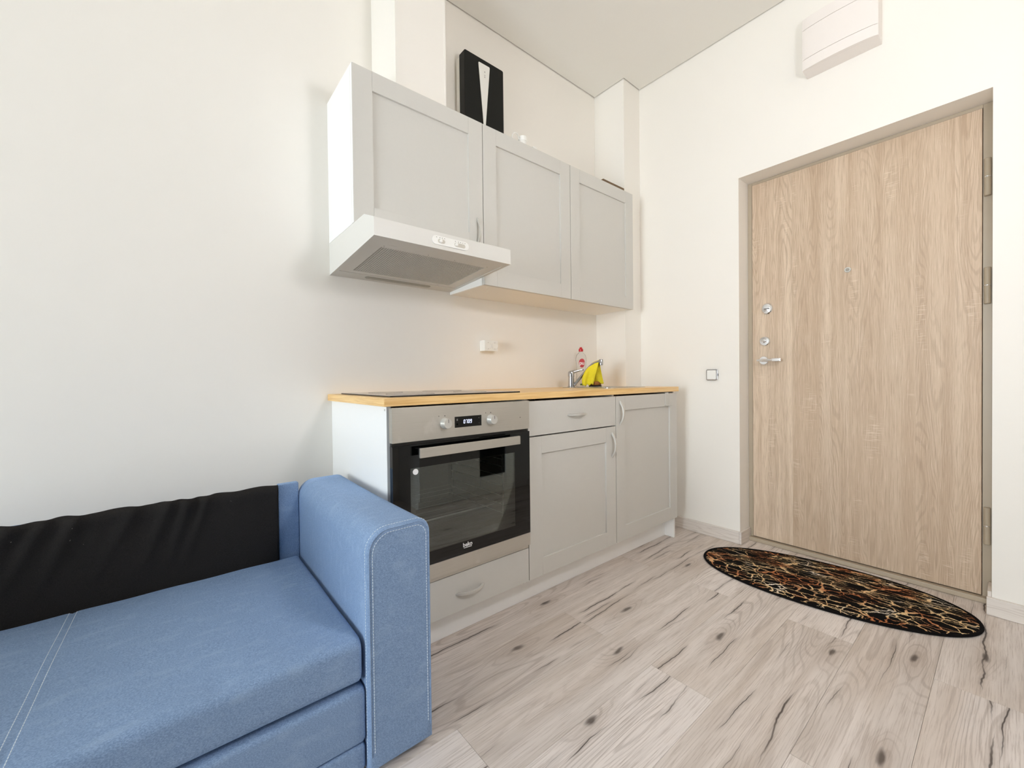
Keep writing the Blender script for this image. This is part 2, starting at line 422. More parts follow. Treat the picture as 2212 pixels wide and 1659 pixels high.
def obj(name, mb, mat, parent=None, bevel=0.0, seg=2, smooth=35, origin=True, fix=True):
    me = bpy.data.meshes.new(name)
    bm = bmesh.new()
    vs = [bm.verts.new(v) for v in mb.v]
    for f in mb.f:
        try: bm.faces.new([vs[i] for i in f])
        except ValueError: pass
    if fix: bmesh.ops.recalc_face_normals(bm, faces=bm.faces)
    if bevel:
        es = [e for e in bm.edges if len(e.link_faces) == 2 and e.calc_face_angle(0) > math.radians(32)]
        bmesh.ops.bevel(bm, geom=es, offset=bevel, segments=seg, affect='EDGES', clamp_overlap=True, profile=.5)
    o = bpy.data.objects.new(name, me)
    if parent:
        o.parent = parent; off = wl(parent)
    elif origin:
        xs = [v.co.x for v in bm.verts]; ys = [v.co.y for v in bm.verts]; zs = [v.co.z for v in bm.verts]
        off = Vector(((min(xs)+max(xs))/2, (min(ys)+max(ys))/2, min(zs))); o.location = off
    else: off = Vector((0, 0, 0))
    bmesh.ops.translate(bm, verts=bm.verts, vec=-off)
    bm.to_mesh(me); bm.free()
    if smooth:
        me.polygons.foreach_set('use_smooth', [True]*len(me.polygons))
        me.set_sharp_from_angle(angle=math.radians(smooth))
    me.materials.append(M[mat] if isinstance(mat, str) else mat)
    COL.objects.link(o)
    if bevel and smooth:
        wnm = o.modifiers.new('weighted_normal', 'WEIGHTED_NORMAL'); wnm.keep_sharp = True; wnm.weight = 100
    return o

def tag(o, label=None, cat=None, group=None, kind=None):
    for k, v in (('label', label), ('category', cat), ('group', group), ('kind', kind)):
        if v: o[k] = v
    return o
def thing(name, loc, label, cat, group=None, kind=None):
    o = bpy.data.objects.new(name, None); o.empty_display_size = .1
    o.location = loc; COL.objects.link(o); return tag(o, label, cat, group, kind)

def text(name, body, size, fn, mat, parent, bold=0.0, depth=.0004, shear=0.0, spacing=1.0):
    """flat lettering as a mesh; fn maps (x, y, z) of the text to world"""
    cu = bpy.data.curves.new('t', 'FONT'); cu.body = body; cu.size = size; cu.extrude = depth/2; cu.offset = bold
    cu.align_x = 'CENTER'; cu.align_y = 'CENTER'; cu.shear = shear; cu.space_character = spacing
    cu.resolution_u = 4
    to = bpy.data.objects.new('t', cu); COL.objects.link(to)
    dg = bpy.context.evaluated_depsgraph_get()
    me = bpy.data.meshes.new_from_object(to.evaluated_get(dg))
    bpy.data.objects.remove(to, do_unlink=True)
    me.name = name; off = wl(parent)
    for v in me.vertices: v.co = Vector(fn(*v.co))-off
    me.materials.clear(); me.materials.append(M[mat])
    o = bpy.data.objects.new(name, me); o.parent = parent; COL.objects.link(o); return o

# ------------------------------------------------------------------ setting
fl = tag(obj('floor', MB().box(XL, XW+.16, YF, 0, -.06, -.0115), 'dark', origin=False), 'grey-brown knotty oak plank floor', 'floor', kind='structure')
PW, PL, Y0 = .2052, 1.28, -.0841
JO = {4: .70, 5: .055, 6: .69, 7: .055, 8: .665, 9: 1.31}   # where an end joint lies in the rows the photo shows
pmesh = {}
row = 0
while True:
    ya = Y0-(row-1)*PW; yb = ya-PW
    if ya <= YF: break
    ya2, yb2 = min(ya, 0)-.0003, max(yb, YF)+.0003
    j0 = JO.get(row-0, .70 if row % 2 == 0 else .055)
    x = j0-PL*math.ceil((j0-XL)/PL)
    while x < XW+.14:
        a, b = max(x, XL)+.0003, min(x+PL, XW+.14)-.0003
        if b-a > .02:
            key = (round(b-a, 4), round(ya2-yb2, 4))
            if key not in pmesh:
                hw, hl = (ya2-yb2)/2, (b-a)/2
                p = obj('plank', MB().box(-hl, hl, -hw, hw, -.0105, 0), 'plank', fl, bevel=.0006, seg=1)
                pmesh[key] = p.data
            else:
                p = bpy.data.objects.new('plank', pmesh[key]); p.parent = fl; COL.objects.link(p)
            p.location = ((a+b)/2, (ya2+yb2)/2, 0)
        x += PL
    row += 1

HT = 3.05
tag(obj('wall_back', MB().box(XL-.2, XW+.35, 0, .2, -.06, HT), 'wall', origin=False), 'cream painted wall behind the kitchen', 'wall', kind='structure')
OY0, OY1, OZ = -1.8335, -.885, 2.098          # door opening
w = MB().box(XW, XW+.35, OY1, 0, 0, HT).box(XW, XW+.35, YF, OY0, 0, HT).box(XW, XW+.35, OY0, OY1, OZ, HT).box(XW+.17, XW+.35, YF, 0, -.06, 0)
tag(obj('wall_right', w, 'wall', origin=False), 'cream painted wall with the entrance door opening', 'wall', kind='structure')
w = MB().box(XL-.2, XL, YF-.2, WY0, -.06, HT).box(XL-.2, XL, WY1, .2, -.06, HT).box(XL-.2, XL, WY0, WY1, -.06, WZ0).box(XL-.2, XL, WY0, WY1, WZ1, HT)
tag(obj('wall_left', w, 'wall', origin=False), 'window wall of the room', 'wall', kind='structure')
tag(obj('wall_front', MB().box(XL-.2, XW+.35, YF-.2, YF, -.06, HT), 'wall', origin=False), 'wall behind the camera', 'wall', kind='structure')
# pillar in the kitchen corner and boxed duct
PX, PD = 1.8003, .2436
tag(obj('trim_2', MB().box(PX, XW-.0005, -PD, -.0005, .001, HT-.001), 'wall'), 'cream square pillar boxed into the kitchen corner', 'pillar', kind='structure')
dt = tag(obj('trim_1', MB().box(.2, .4375, -.255, -.0005, 2.1595, CEIL+.03), 'wall'), 'white boxed duct rising above the left wall cabinet', 'duct', kind='structure')
obj('corner_bead', MB().box(.199, .218, -.2562, -.2545, 2.16, CEIL), 'wall', dt, bevel=.0004)
obj('corner_bead', MB().box(.4285, .4385, -.2562, -.2545, 2.16, CEIL), 'wall', dt, bevel=.0004)
g = .007
cp = [(XL+g, YF+g), (XW-g, YF+g), (XW-g, -PD-g), (PX-g, -PD-g), (PX-g, -g), (.4375+g, -g), (.4375+g, -.255-g), (.2-g, -.255-g), (.2-g, -g), (XL+g, -g)]
cm = MB().prism(cp, 'z', CEIL, CEIL+.03).box(XL-.2, XW+.35, YF-.2, .2, HT, HT+.1)
tag(obj('ceiling', cm, 'ceiling', origin=False), 'smooth pale stretch ceiling with a shadow gap', 'ceiling', kind='structure')
# window (behind the camera, lights the room)
wi = thing('window_1', (XL-.1, (WY0+WY1)/2, WZ0), 'tall white window lighting the room', 'window', kind='structure')
fm = MB(); t = .06
fm.box(XL-.14, XL-.08, WY0, WY0+t, WZ0, WZ1).box(XL-.14, XL-.08, WY1-t, WY1, WZ0, WZ1)
fm.box(XL-.14, XL-.08, WY0+t, WY1-t, WZ0, WZ0+t).box(XL-.14, XL-.08, WY0+t, WY1-t, WZ1-t, WZ1)
obj('window_frame', fm, 'plastic', wi)
ym = (WY0+WY1)/2
obj('mullion', MB().box(XL-.135, XL-.085, ym-.035, ym+.035, WZ0+t, WZ1-t), 'plastic', wi)
for a, b in ((WY0+t, ym-.035), (ym+.035, WY1-t)):
    obj('pane', MB().box(XL-.112, XL-.108, a, b, WZ0+t, WZ1-t), 'pane', wi)
obj('window_sill', MB().box(XL-.08, XL+.12, WY0-.04, WY1+.04, WZ0-.03, WZ0), 'plastic', wi, bevel=.004)

# globe lamp added as fill light (unseen, to the right of the camera)
PLX, PLY, PLZ, PLR = .45, -2.12, 1.80, .125
cl_ = thing('added_fill_lamp', (PLX, PLY, PLZ-PLR), 'added white globe fill lamp, unseen beside the camera', 'lamp')
obj('fill_globe', MB().lathe([(max(.0005, PLR*math.sin(PI*i/20)), PLZ-PLR*math.cos(PI*i/20)) for i in range(21)], (PLX, PLY, 0), n=32), emit('fill_globe_light', (250, 250, 255), FILL_W/(PI*4*PI*PLR*PLR)), cl_)
obj('cord', MB().tube([(PLX, PLY, PLZ+PLR-.002), (PLX, PLY, CEIL-.02)], .004, 8), 'plastic', cl_)
obj('ceiling_rose', MB().lathe([(.0005, CEIL-.025), (.045, CEIL-.025), (.05, CEIL-.0005), (.0005, CEIL-.0005)], (PLX, PLY, 0), n=24), 'plastic', cl_)

# skirting
BH, BT = .0715, .014
tag(obj('baseboard_right', MB().box(XW-BT, XW-.0003, OY1, -PD-.001, .0005, BH), 'skirting', bevel=.0025), 'whitewashed skirting left of the entrance door', 'baseboard', kind='structure')
tag(obj('baseboard_reveal', MB().box(XW-BT, XW+.125, OY1-.012, OY1-.0003, .0005, BH), 'skirting', bevel=.0025), 'whitewashed skirting return in the left door reveal', 'baseboard', kind='structure')
tag(obj('baseboard_right_end', MB().box(XW-BT, XW-.0003, YF+.001, OY0+.014, .0005, BH), 'skirting', bevel=.0025), 'whitewashed skirting right of the entrance door', 'baseboard', kind='structure')
tag(obj('baseboard_reveal_end', MB().box(XW+.001, XW+.118, OY0+.0003, OY0+.012, .0005, .092), 'skirting', bevel=.0025), 'upright skirting offcut in the right door reveal', 'baseboard', kind='structure')
tag(obj('baseboard_front', MB().box(XL+.001, .86, YF+.0003, YF+BT, .0005, BH), 'skirting', bevel=.0025), 'skirting on the wall behind the camera', 'baseboard', kind='structure')
tag(obj('baseboard_back', MB().box(XL+.001, -.012, -BT, -.0003, .0005, BH), 'skirting', bevel=.0025), 'skirting hidden behind the sofa', 'baseboard', kind='structure')

# ------------------------------------------------------------------ entrance door
dr = thing('door_1', (2.10, -1.357, 0), 'light oak entrance door in a beige steel frame', 'door', kind='structure')
DX = 2.10
obj('leaf', MB().box(DX, DX+.06, -1.8025, -.912, .027, 2.079), 'door', dr, bevel=.0012)
fr = MB().box(DX+.008, DX+.1, -.9085, -.8853, .0, 2.0975).box(DX+.008, DX+.1, -1.8332, -1.8042, 0, 2.0975).box(DX+.008, DX+.1, -1.8042, -.9085, 2.0825, 2.0975)
fr.box(DX+.064, DX+.1, -1.8332, -.8853, .0, 2.0975)
obj('door_frame', fr, 'frame_taupe', dr, bevel=.0015)
obj('threshold', MB().box(DX-.022, DX+.063, -1.8325, -.886, .0005, .0225), 'frame_taupe', dr, bevel=.003)
for z0, z1 in ((1.7095, 1.8655), (1.2595, 1.4115), (.2465, .403)):
    zm = (z0+z1)/2
    h = obj('hinge', MB().lathe([(.0085, z0), (.0103, z0+.002), (.0103, zm-.0015)], (2.0985, -1.8178, 0), n=20)
            .lathe([(.0103, zm+.0025), (.0103, z1-.002), (.0085, z1)], (2.0985, -1.8178, 0), n=20), 'frame_taupe', dr)
    obj('hinge_washer', MB().lathe([(.0106, zm-.0015), (.0106, zm+.0025)], (2.0985, -1.8178, 0), n=20), 'chrome_bright', h)
pe = obj('peephole', MB().lathe([(.0005, 0), (.0135, 0), (.0135, -.003), (.011, -.005), (.0005, -.005)], (DX, -1.3544, 1.4975), 'x'), 'alu', dr)
obj('lens', MB().lathe([(.0005, -.005), (.0085, -.005), (.007, -.0062), (.0005, -.0066)], (DX, -1.3544, 1.4975), 'x'), 'lens', pe)
e = obj('lock_cover', MB().lathe([(.0005, 0), (.0275, 0), (.0275, -.004), (.023, -.009), (.0005, -.0105)], (DX, -.989, 1.352), 'x', 32, 1, 1.13), 'chrome_bright', dr)
obj('keyhole_flap', MB().prism([(-.989+.016*math.cos(a), 1.3525+.019*math.sin(a)) for a in [PI*i/12 for i in range(13)]], 'x', DX-.0145, DX-.009), 'chrome_bright', e, bevel=.001)
obj('flap_slot', MB().box(DX-.0112, DX-.009, -1.003, -.977, 1.3492, 1.352), 'black_plastic', e)
e = obj('thumb_turn', MB().lathe([(.0005, 0), (.0265, 0), (.0265, -.004), (.0235, -.0075), (.0005, -.0085)], (DX, -.9765, 1.168), 'x', 32), 'chrome_bright', dr)
obj('turn_knob', MB().lathe([(.0115, -.008), (.0105, -.012), (.0095, -.022), (.006, -.025), (.0005, -.0255)], (DX, -.9765, 1.168), 'x', 16), 'chrome_bright', e)
obj('turn_grip', MB().box(DX-.033, DX-.022, -.989, -.964, 1.1645, 1.1715), 'chrome_bright', e, bevel=.002)
e = obj('door_handle', MB().lathe([(.0005, 0), (.025, 0), (.025, -.005), (.022, -.009), (.0005, -.0095)], (DX, -.972, 1.0563), 'x', 32), 'chrome_bright', dr)
lv = [(DX-.008, -.972, 1.0565), (DX-.028, -.972, 1.0565), (DX-.042, -.977, 1.0565), (DX-.046, -.99, 1.0565), (DX-.046, -1.02, 1.0565), (DX-.0455, -1.0705, 1.057)]
obj('lever', MB().tube(lv, [.008, .008, .0085, .0085, .0075, .0085], 14), 'chrome_bright', e)
obj('lever_grip', MB().box(DX-.054, DX-.038, -1.072, -1.028, 1.0475, 1.066), 'chrome_bright', e, bevel=.003)
obj('lever_neck', MB().box(DX-.049, DX-.042, -1.0, -.949, 1.051, 1.0625), 'chrome_bright', e, bevel=.003)

# ------------------------------------------------------------------ kitchen cabinet helpers
def shaker(name, x0, x1, z0, z1, yf, parent, th=.018, stile=.0775, rail=.0755, lip=.0085, rb=None):
    """five-piece door: two stiles, two rails, recessed panel; yf = face (towards -y)"""
    rb = rb or rail
    d = obj(name, MB().box(x0+stile-.004, x1-stile+.004, yf+lip, yf+th-.003, z0+rb-.004, z1-rail+.004), 'front', parent)
    for a, b in ((x0, x0+stile), (x1-stile, x1)):
        obj('stile', MB().box(a, b, yf, yf+th, z0, z1), 'front', d, bevel=.0011, seg=2)
    obj('rail', MB().box(x0+stile, x1-stile, yf, yf+th, z1-rail, z1), 'front', d, bevel=.0011, seg=2)
    obj('rail', MB().box(x0+stile, x1-stile, yf, yf+th, z0, z0+rb), 'front', d, bevel=.0011, seg=2)
    return d
def bow(center, yf, parent, vertical=True, L=.13, H=.027, W=.011):
    """crescent bow handle: tips on the face, solid triangular ends"""
    N = 16; R = []
    for i in range(N+1):
        tt = -1+2*i/N
        o_ = H*(1-abs(tt)**2.1)
        i_ = max(0.0, (H-.0058)*(1-(abs(tt)/.80)**2.1)) if abs(tt) < .80 else 0.0
        if o_ - i_ < .0004: o_ = i_+.0004
        wd = W/2*(.45+.55*min(1, (1-abs(tt))*3.2+.15))
        q = [(-wd, i_), (wd, i_), (wd*.8, o_), (-wd*.8, o_)]
        ring = []
        for a, dd in q:
            s_ = tt*L/2
            ring.append((center[0]+a, yf-dd, center[1]+s_) if vertical else (center[0]+s_, yf-dd, center[1]+a))
        R.append(ring)
    return obj('handle', MB().rings(R), 'alu', parent, smooth=40)

# ------------------------------------------------------------------ wall cabinets
UZ0, UZ1, UM, UY = 1.4106, 2.1577, 1.5595, -.3068
c1 = thing('wall_cabinet', (.3, -.15, UM), 'single-door wall cabinet with a bow handle above the range hood', 'cabinet')
b = MB().box(0, .016, UY+.0195, -.0006, UM, UZ1).box(.584, .5995, UY+.0195, -.0006, UM, UZ1).box(.016, .584, UY+.0195, -.0006, UM, UM+.016).box(.016, .584, UY+.0195, -.0006, UZ1-.016, UZ1).box(.016, .584, -.006, -.0006, UM+.016, UZ1-.016)
obj('carcass', b, 'carcass', c1, bevel=.0006, seg=1)
d = shaker('door', .0015, .5985, UM+.001, UZ1, UY, c1)
obj('edge_strip', MB().box(.0003, .0013, UY+.0005, UY+.0175, UM+.001, UZ1-.0005), 'carcass', d)
bow((.5665, 1.647), UY, d)
c2 = thing('wall_cabinet', (1.2, -.15, UZ0), 'wide two-door wall cabinet beside the pillar, hanging lower than its neighbour', 'cabinet')
b = MB().box(.6005, .616, UY+.0195, -.0006, UZ0, UZ1).box(1.784, 1.7997, UY+.0195, -.0006, UZ0, UZ1).box(.616, 1.784, UY+.0195, -.0006, UZ1-.016, UZ1).box(.616, 1.784, -.006, -.0006, UZ0+.016, UZ1-.016).box(1.192, 1.208, UY+.0195, -.006, UZ0+.016, UZ1-.016)
obj('carcass', b, 'carcass', c2, bevel=.0006, seg=1)
bp = obj('bottom_panel', MB().box(.616, 1.784, UY+.0195, -.0006, UZ0+.0008, UZ0+.0155), 'under', c2)
for q in ((.66, -.25), (.66, -.07), (.70, -.19), (1.15, -.26), (1.24, -.26), (1.74, -.25)):
    obj('screw_cap', MB().lathe([(.0005, UZ0-.0008), (.0045, UZ0-.0008), (.0045, UZ0+.001), (.0005, UZ0+.001)], (q[0], q[1], 0), n=10), 'under', bp)
shaker('door', .6015, 1.1985, UZ0, UZ1, UY, c2)
shaker('door', 1.2015, 1.7985, UZ0, UZ1, UY, c2)

# ------------------------------------------------------------------ range hood
h = thing('range_hood', (.3, -.25, 1.424), 'white range hood with slide switches under the single-door cabinet', 'range hood')
HX0, HX1, HD, HB, HF, HT0, HT1 = .0, .6, .5026, 1.4238, 1.4599, 1.522, 1.5583
def hz(y): return HB+(-y/HD)*(HF-HB)          # underside height at depth y
prof = [(-.0006, HB), (-.0006, HT1), (-.4146, HT1-.0005), (-HD, HT0), (-HD, HF)]
sh = MB()   # shell: two side cheeks, front fascia, top; open below
for a, b_ in ((HX0, HX0+.0012), (HX1-.0012, HX1)): sh.prism(prof, 'x', a, b_)
sh.prism([(-.0006, HT1), (-.4146, HT1-.0005), (-.4146, HT1-.002), (-.0006, HT1-.0015)], 'x', HX0+.0012, HX1-.0012)
sh.prism([(-.4146, HT1-.0005), (-HD, HT0), (-HD+.0015, HT0-.001), (-.4146, HT1-.002)], 'x', HX0+.0012, HX1-.0012)
sh.prism([(-HD, HT0), (-HD, HF), (-HD+.0015, HF), (-HD+.0015, HT0-.001)], 'x', HX0+.0012, HX1-.0012)
sh.prism([(-.0006, HB), (-.0006, HT1), (-.003, HT1), (-.003, HB)], 'x', HX0+.0012, HX1-.0012)
obj('body', sh, 'hood', h)
def slab(x0, x1, ya, yb, up0, up1, mb=None):   # slab on the sloping underside, offsets measured up from it
    mb = mb or MB()
    vs = []
    for up in (up0, up1):
        for x, y in ((x0, ya), (x1, ya), (x1, yb), (x0, yb)): vs.append((x, y, hz(y)+up))
    return mb.add(vs, [(0, 3, 2, 1), (4, 5, 6, 7), (0, 1, 5, 4), (1, 2, 6, 5), (2, 3, 7, 6), (3, 0, 4, 7)])
rim = MB()
slab(HX0+.0013, HX0+.016, -HD+.0016, -.0032, .0, .002, rim); slab(HX1-.016, HX1-.0013, -HD+.0016, -.0032, .0, .002, rim)
slab(HX0+.016, HX1-.016, -HD+.0016, -.459, .0, .002, rim); slab(HX0+.016, HX1-.016, -.076, -.0032, .0, .002, rim)
obj('underside_rim', rim, 'hood_in', h)
ft = MB()
gx0, gx1, gy0, gy1 = .064, .533, -.405, -.104
slab(.0135, gx0, -.4615, -.0735, .0021, .006, ft); slab(gx1, .5865, -.4615, -.0735, .0021, .006, ft)
slab(gx0, gx1, -.4615, gy0, .0021, .006, ft); slab(gx0, gx1, gy1, -.0735, .0021, .006, ft)
ff = obj('filter_panel', ft, 'hood_in', h)
obj('filter_mat', slab(gx0-.005, gx1+.005, gy0-.005, gy1+.005, .012, .014), paint('filter_mat', (120, 108, 82), .95, var=.2, scale=8), ff)
gr = MB()
nx, ny = 50, 27
for i in range(nx+1):
    x = gx0+(gx1-gx0)*i/nx; slab(x-.0014, x+.0014, gy0-.001, gy1+.001, .0036, .0056, gr)
for j in range(ny+1):
    y = gy0+(gy1-gy0)*j/ny; slab(gx0, gx1, y-.0021, y+.0021, .0036, .0056, gr)
tag(obj('filter_grille', gr, 'hood_in', ff, smooth=0), kind='stuff')
for x in (.096, .505):
    c = obj('filter_clip', slab(x-.016, x+.016, -.439, -.423, .0015, .004), 'hood_in', ff, bevel=.001)
for x in (.07, .25, .37, .535):
    obj('rivet', MB().lathe([(.0025, hz(-.418)+.002), (.0025, hz(-.418)+.004)], (x, -.418, 0), n=8), 'print_dark', ff)
lm = MB(); R = []
for k_, rr in ((0.004, 1.0), (-.001, 1.0), (-.003, .8)):
    ring = []
    for i in range(32):
        a = 2*PI*i/32; cx = .298+(.148 if math.cos(a) > 0 else -.148)+.014*rr*math.cos(a); cy = -.046+.015*rr*math.sin(a)
        ring.append((cx, cy, hz(cy)+k_))
    R.append(ring)
obj('lamp_lens', lm.rings(R), 'lens', h)
def stadium(xc, zc, hx, hz_, y0, y1, n=24):
    pts = []
    for i in range(n):
        a = 2*PI*(i+.5)/n; pts.append((xc+(hx-hz_ if math.cos(a) > 0 else -(hx-hz_))+hz_*math.cos(a), zc+hz_*math.sin(a)))
    return MB().prism(pts, 'y', y0, y1)
ct = obj('control_plate', stadium(.3005, 1.4912, .082, .0168, -HD-.0035, -HD-.0002), 'plastic', h, bevel=.0008)
for xc, hx, kx in ((.259, .0155, -.004), (.3405, .025, -.0165)):
    obj('slide_slot', stadium(xc, 1.489, hx, .0078, -HD-.0038, -HD-.0034), 'socket_grey', ct)
    obj('slide_knob', MB().lathe([(.0062, -HD-.0036), (.0062, -HD-.0085), (.0045, -HD-.0098), (.0003, -HD-.01)], (xc+kx, 0, 1.489), 'y', 16), 'plastic', ct)
mk = MB()
for x in (.238, .252, .262, .272, .320, .334, .344, .354, .364): mk.box(x-.0018, x+.0018, -HD-.0039, -HD-.0034, 1.5005, 1.5022)
tag(obj('switch_marks', mk, 'print_dark', ct), kind='stuff')

# ------------------------------------------------------------------ base cabinets
BY, TOPZ, TW = -.6014, .9098, .0282
CT = TOPZ-TW-.0006
oc = thing('oven_cabinet', (.3, -.3, .124), 'white oven cabinet with a grey bottom drawer at the end by the sofa', 'cabinet')
b = MB().box(0, .016, BY+.018, -.0006, .1105, CT).box(.584, .5995, BY+.018, -.0006, .1105, CT).box(.016, .584, BY+.03, -.0006, .11, .124).box(.016, .584, -.008, -.0006, .124, CT)
obj('carcass', b, 'carcass', oc, bevel=.0005, seg=1)
d = obj('drawer', MB().box(.0015, .5985, BY, BY+.018, .1245, .2635), 'front', oc, bevel=.0012)
bow((.3065, .189), BY, d, vertical=False)
obj('screw_cap', MB().lathe([(.0004, -.0012), (.0035, -.0012), (.0035, .0005)], (0, BY+.03, CT-.012), 'x', 10), 'alu', oc)
bc = thing('base_cabinet', (1.2, -.3, .124), 'grey base cabinet with one drawer and two shaker doors under the sink', 'cabinet')
b = MB().box(.6005, .616, BY+.018, -.0006, .1105, CT).box(1.784, 1.7993, BY+.0165, -.0006, .0005, CT).box(.616, 1.784, BY+.03, -.0006, .11, .124).box(.616, 1.784, -.008, -.0006, .124, CT).box(1.192, 1.208, BY+.0185, -.008, .124, CT)
obj('carcass', b, 'carcass', bc, bevel=.0005, seg=1)
d = obj('drawer', MB().box(.6015, 1.1975, BY, BY+.018, .7262, .8725), 'front', bc, bevel=.0012)
bow((.907, .8005), BY, d, vertical=False)
d = shaker('door', .6015, 1.1975, .1245, .7205, BY, bc, rail=.0735)
bow((1.168, .629), BY, d)
d = shaker('door', 1.2015, 1.7985, .1245, .8725, BY, bc, rail=.0745)
bow((1.2355, .785), BY, d)
tag(obj('plinth_board', MB().box(.0, 1.7835, -.527, -.511, .0006, .1100), 'carcass', bevel=.0008), 'long pale plinth board under the base cabinets', 'plinth')

wt = MB().prism([(-.0155, -.0008), (PX-.0006, -.0008), (PX-.0006, -PD-.0006), (1.8148, -PD-.0006), (1.8148, -.5986-.008), (-.0155, -.5986-.008)], 'z', TOPZ-TW, TOPZ)
worktop = tag(obj('worktop', wt, 'worktop', bevel=.0016), 'oak-look laminate worktop running the length of the kitchen', 'worktop')

obj('edge_band', MB().box(-.0163, -.0156, -.6052, -.0012, TOPZ-TW+.0012, TOPZ-.0012), 'worktop_end', worktop)

# hob
hb = thing('hob', (.3, -.32, TOPZ), 'black glass hob set into the worktop above the oven', 'hob')
obj('glass_plate', MB().box(.017, .583, -.575, -.075, TOPZ+.0004, TOPZ+.0052), 'hob_glass', hb, bevel=.0012)
for x, y, r in ((.16, -.2, .07), (.16, -.43, .09), (.43, -.2, .09), (.43, -.43, .07)):
    ring = MB(); R = []
    for rr, zz in ((r, .00525), (r-.0025, .00525), (r-.0025, .0055), (r, .0055), (r, .00525)):
        R.append([(x+rr*math.cos(2*PI*i/40), y+rr*math.sin(2*PI*i/40), TOPZ+zz) for i in range(40)])
    obj('cooking_zone', ring.rings(R, False, False), 'print_dark', hb)

# ------------------------------------------------------------------ oven
ov = thing('oven', (.3, -.35, .277), 'built-in steel and black glass oven below the hob', 'oven')
OYF = -.616
cv = MB()
x0, x1, z0, z1, yb_ = .06, .505, .36, .70, -.12
cv.box(x0-.01, x0, yb_, OYF+.03, z0, z1).box(x1, x1+.01, yb_, OYF+.03, z0, z1).box(x0, x1, yb_, OYF+.03, z0-.01, z0).box(x0, x1, yb_, OYF+.03, z1, z1+.01).box(x0, x1, yb_-.0, yb_+.01, z0, z1)
obj('cavity', cv, 'cavity', ov)
rk = MB()
for z in (.4655,):
    for y in [-.53+.06*i for i in range(7)]: rk.tube([(x0+.004, y, z), (x1-.004, y, z)], .0006, 6)
    rk.tube([(x0+.004, -.555, z), (x1-.004, -.555, z)], .0028, 8)
obj('wire_rack', rk, 'wire', ov)
for x in (x1-.006,):
    sp = MB()
    for z in (.42, .455, .49, .53, .57, .61, .64): sp.tube([(x, -.56, z), (x, -.16, z)], .0018, 6)
    for y in (-.555, -.17): sp.tube([(x, y, .40), (x, y, .66)], .0018, 6)
    obj('shelf_rail', sp, 'wire', ov)
cpn = obj('control_panel', MB().box(.0045, .5955, OYF, OYF+.025, .7622, .8765), 'steel', ov, bevel=.0012)
obj('vent_gap', MB().box(.008, .592, OYF+.012, OYF+.025, .745, .7622), 'black_plastic', ov)
dsp = obj('display', MB().box(.2385, .3545, OYF-.0006, OYF+.001, .7945, .8335), 'glass_black', cpn)
SEG = {'0': 'abcdef', '7': 'abcf'.replace('f', ''), '9': 'abcdfg'}
dg = MB()
cx0, dw_, dh, gp = .2755, .0064, .0135, .0031
for i, ch in enumerate('0709'):
    bx = cx0+i*(dw_+gp); bz = .8075; tk = .0014; sl = .0010
    def seg(xa, xb, za, zb):
        def X(x, z): return x+sl*(z-bz)/dh
        vs = []
        for y in (OYF-.0010, OYF-.0007):
            vs += [(X(xa, za), y, za), (X(xb, za), y, za), (X(xb, zb), y, zb), (X(xa, zb), y, zb)]
        dg.add(vs, [(0, 1, 2, 3), (7, 6, 5, 4), (0, 4, 5, 1), (1, 5, 6, 2), (2, 6, 7, 3), (3, 7, 4, 0)])
    h2 = bz+dh/2
    D = {'a': (bx+.0007, bx+dw_-.0007, bz+dh-tk, bz+dh), 'd': (bx+.0007, bx+dw_-.0007, bz, bz+tk), 'g': (bx+.0007, bx+dw_-.0007, h2-tk/2, h2+tk/2),
         'b': (bx+dw_-tk, bx+dw_, h2+.0003, bz+dh-.0006), 'c': (bx+dw_-tk, bx+dw_, bz+.0006, h2-.0003),
         'f': (bx, bx+tk, h2+.0003, bz+dh-.0006), 'e': (bx, bx+tk, bz+.0006, h2-.0003)}
    for s_ in SEG[ch]: seg(*D[s_])
obj('clock_digits', dg, 'digit', dsp, smooth=0)
ic = MB().box(.2455, .2515, OYF-.0009, OYF-.0006, .819, .826).box(.341, .3455, OYF-.0009, OYF-.0006, .8232, .8242).box(.3427, .3438, OYF-.0009, OYF-.0006, .8215, .826).box(.341, .3455, OYF-.0009, OYF-.0006, .8042, .8052)
ic.lathe([(.0036, OYF-.0009), (.0036, OYF-.0006), (.0026, OYF-.0006), (.0026, OYF-.0009), (.0036, OYF-.0009)], (.2485, 0, .8065), 'y', 16)
tag(obj('touch_icons', ic, paint('icon_grey', (120, 120, 118), .5), dsp), kind='stuff')
for x, dot in ((.1985, .0), (.3985, .0)):
    kn = obj('knob', MB().lathe([(.0195, OYF), (.0195, OYF-.003), (.0182, OYF-.005), (.0172, OYF-.020), (.0158, OYF-.0225), (.0003, OYF-.0225)], (x, 0, .8135), 'y', 32), 'alu', cpn)
    obj('knob_pointer', MB().box(x+.0008, x+.0022, OYF-.0231, OYF-.0222, .8165, .8285), 'print_dark', kn)
    obj('panel_mark', MB().box(x-.0017, x+.0017, OYF-.0005, OYF+.0002, .8382, .8416), 'print_dark', cpn)
    obj('panel_mark', MB().box(x-.025, x-.0225, OYF-.0005, OYF+.0002, .8382, .8416), 'print_dark', cpn)
obj('panel_mark', MB().box(.5440, .5474, OYF-.0005, OYF+.0002, .8098, .8128), 'print_dark', cpn)
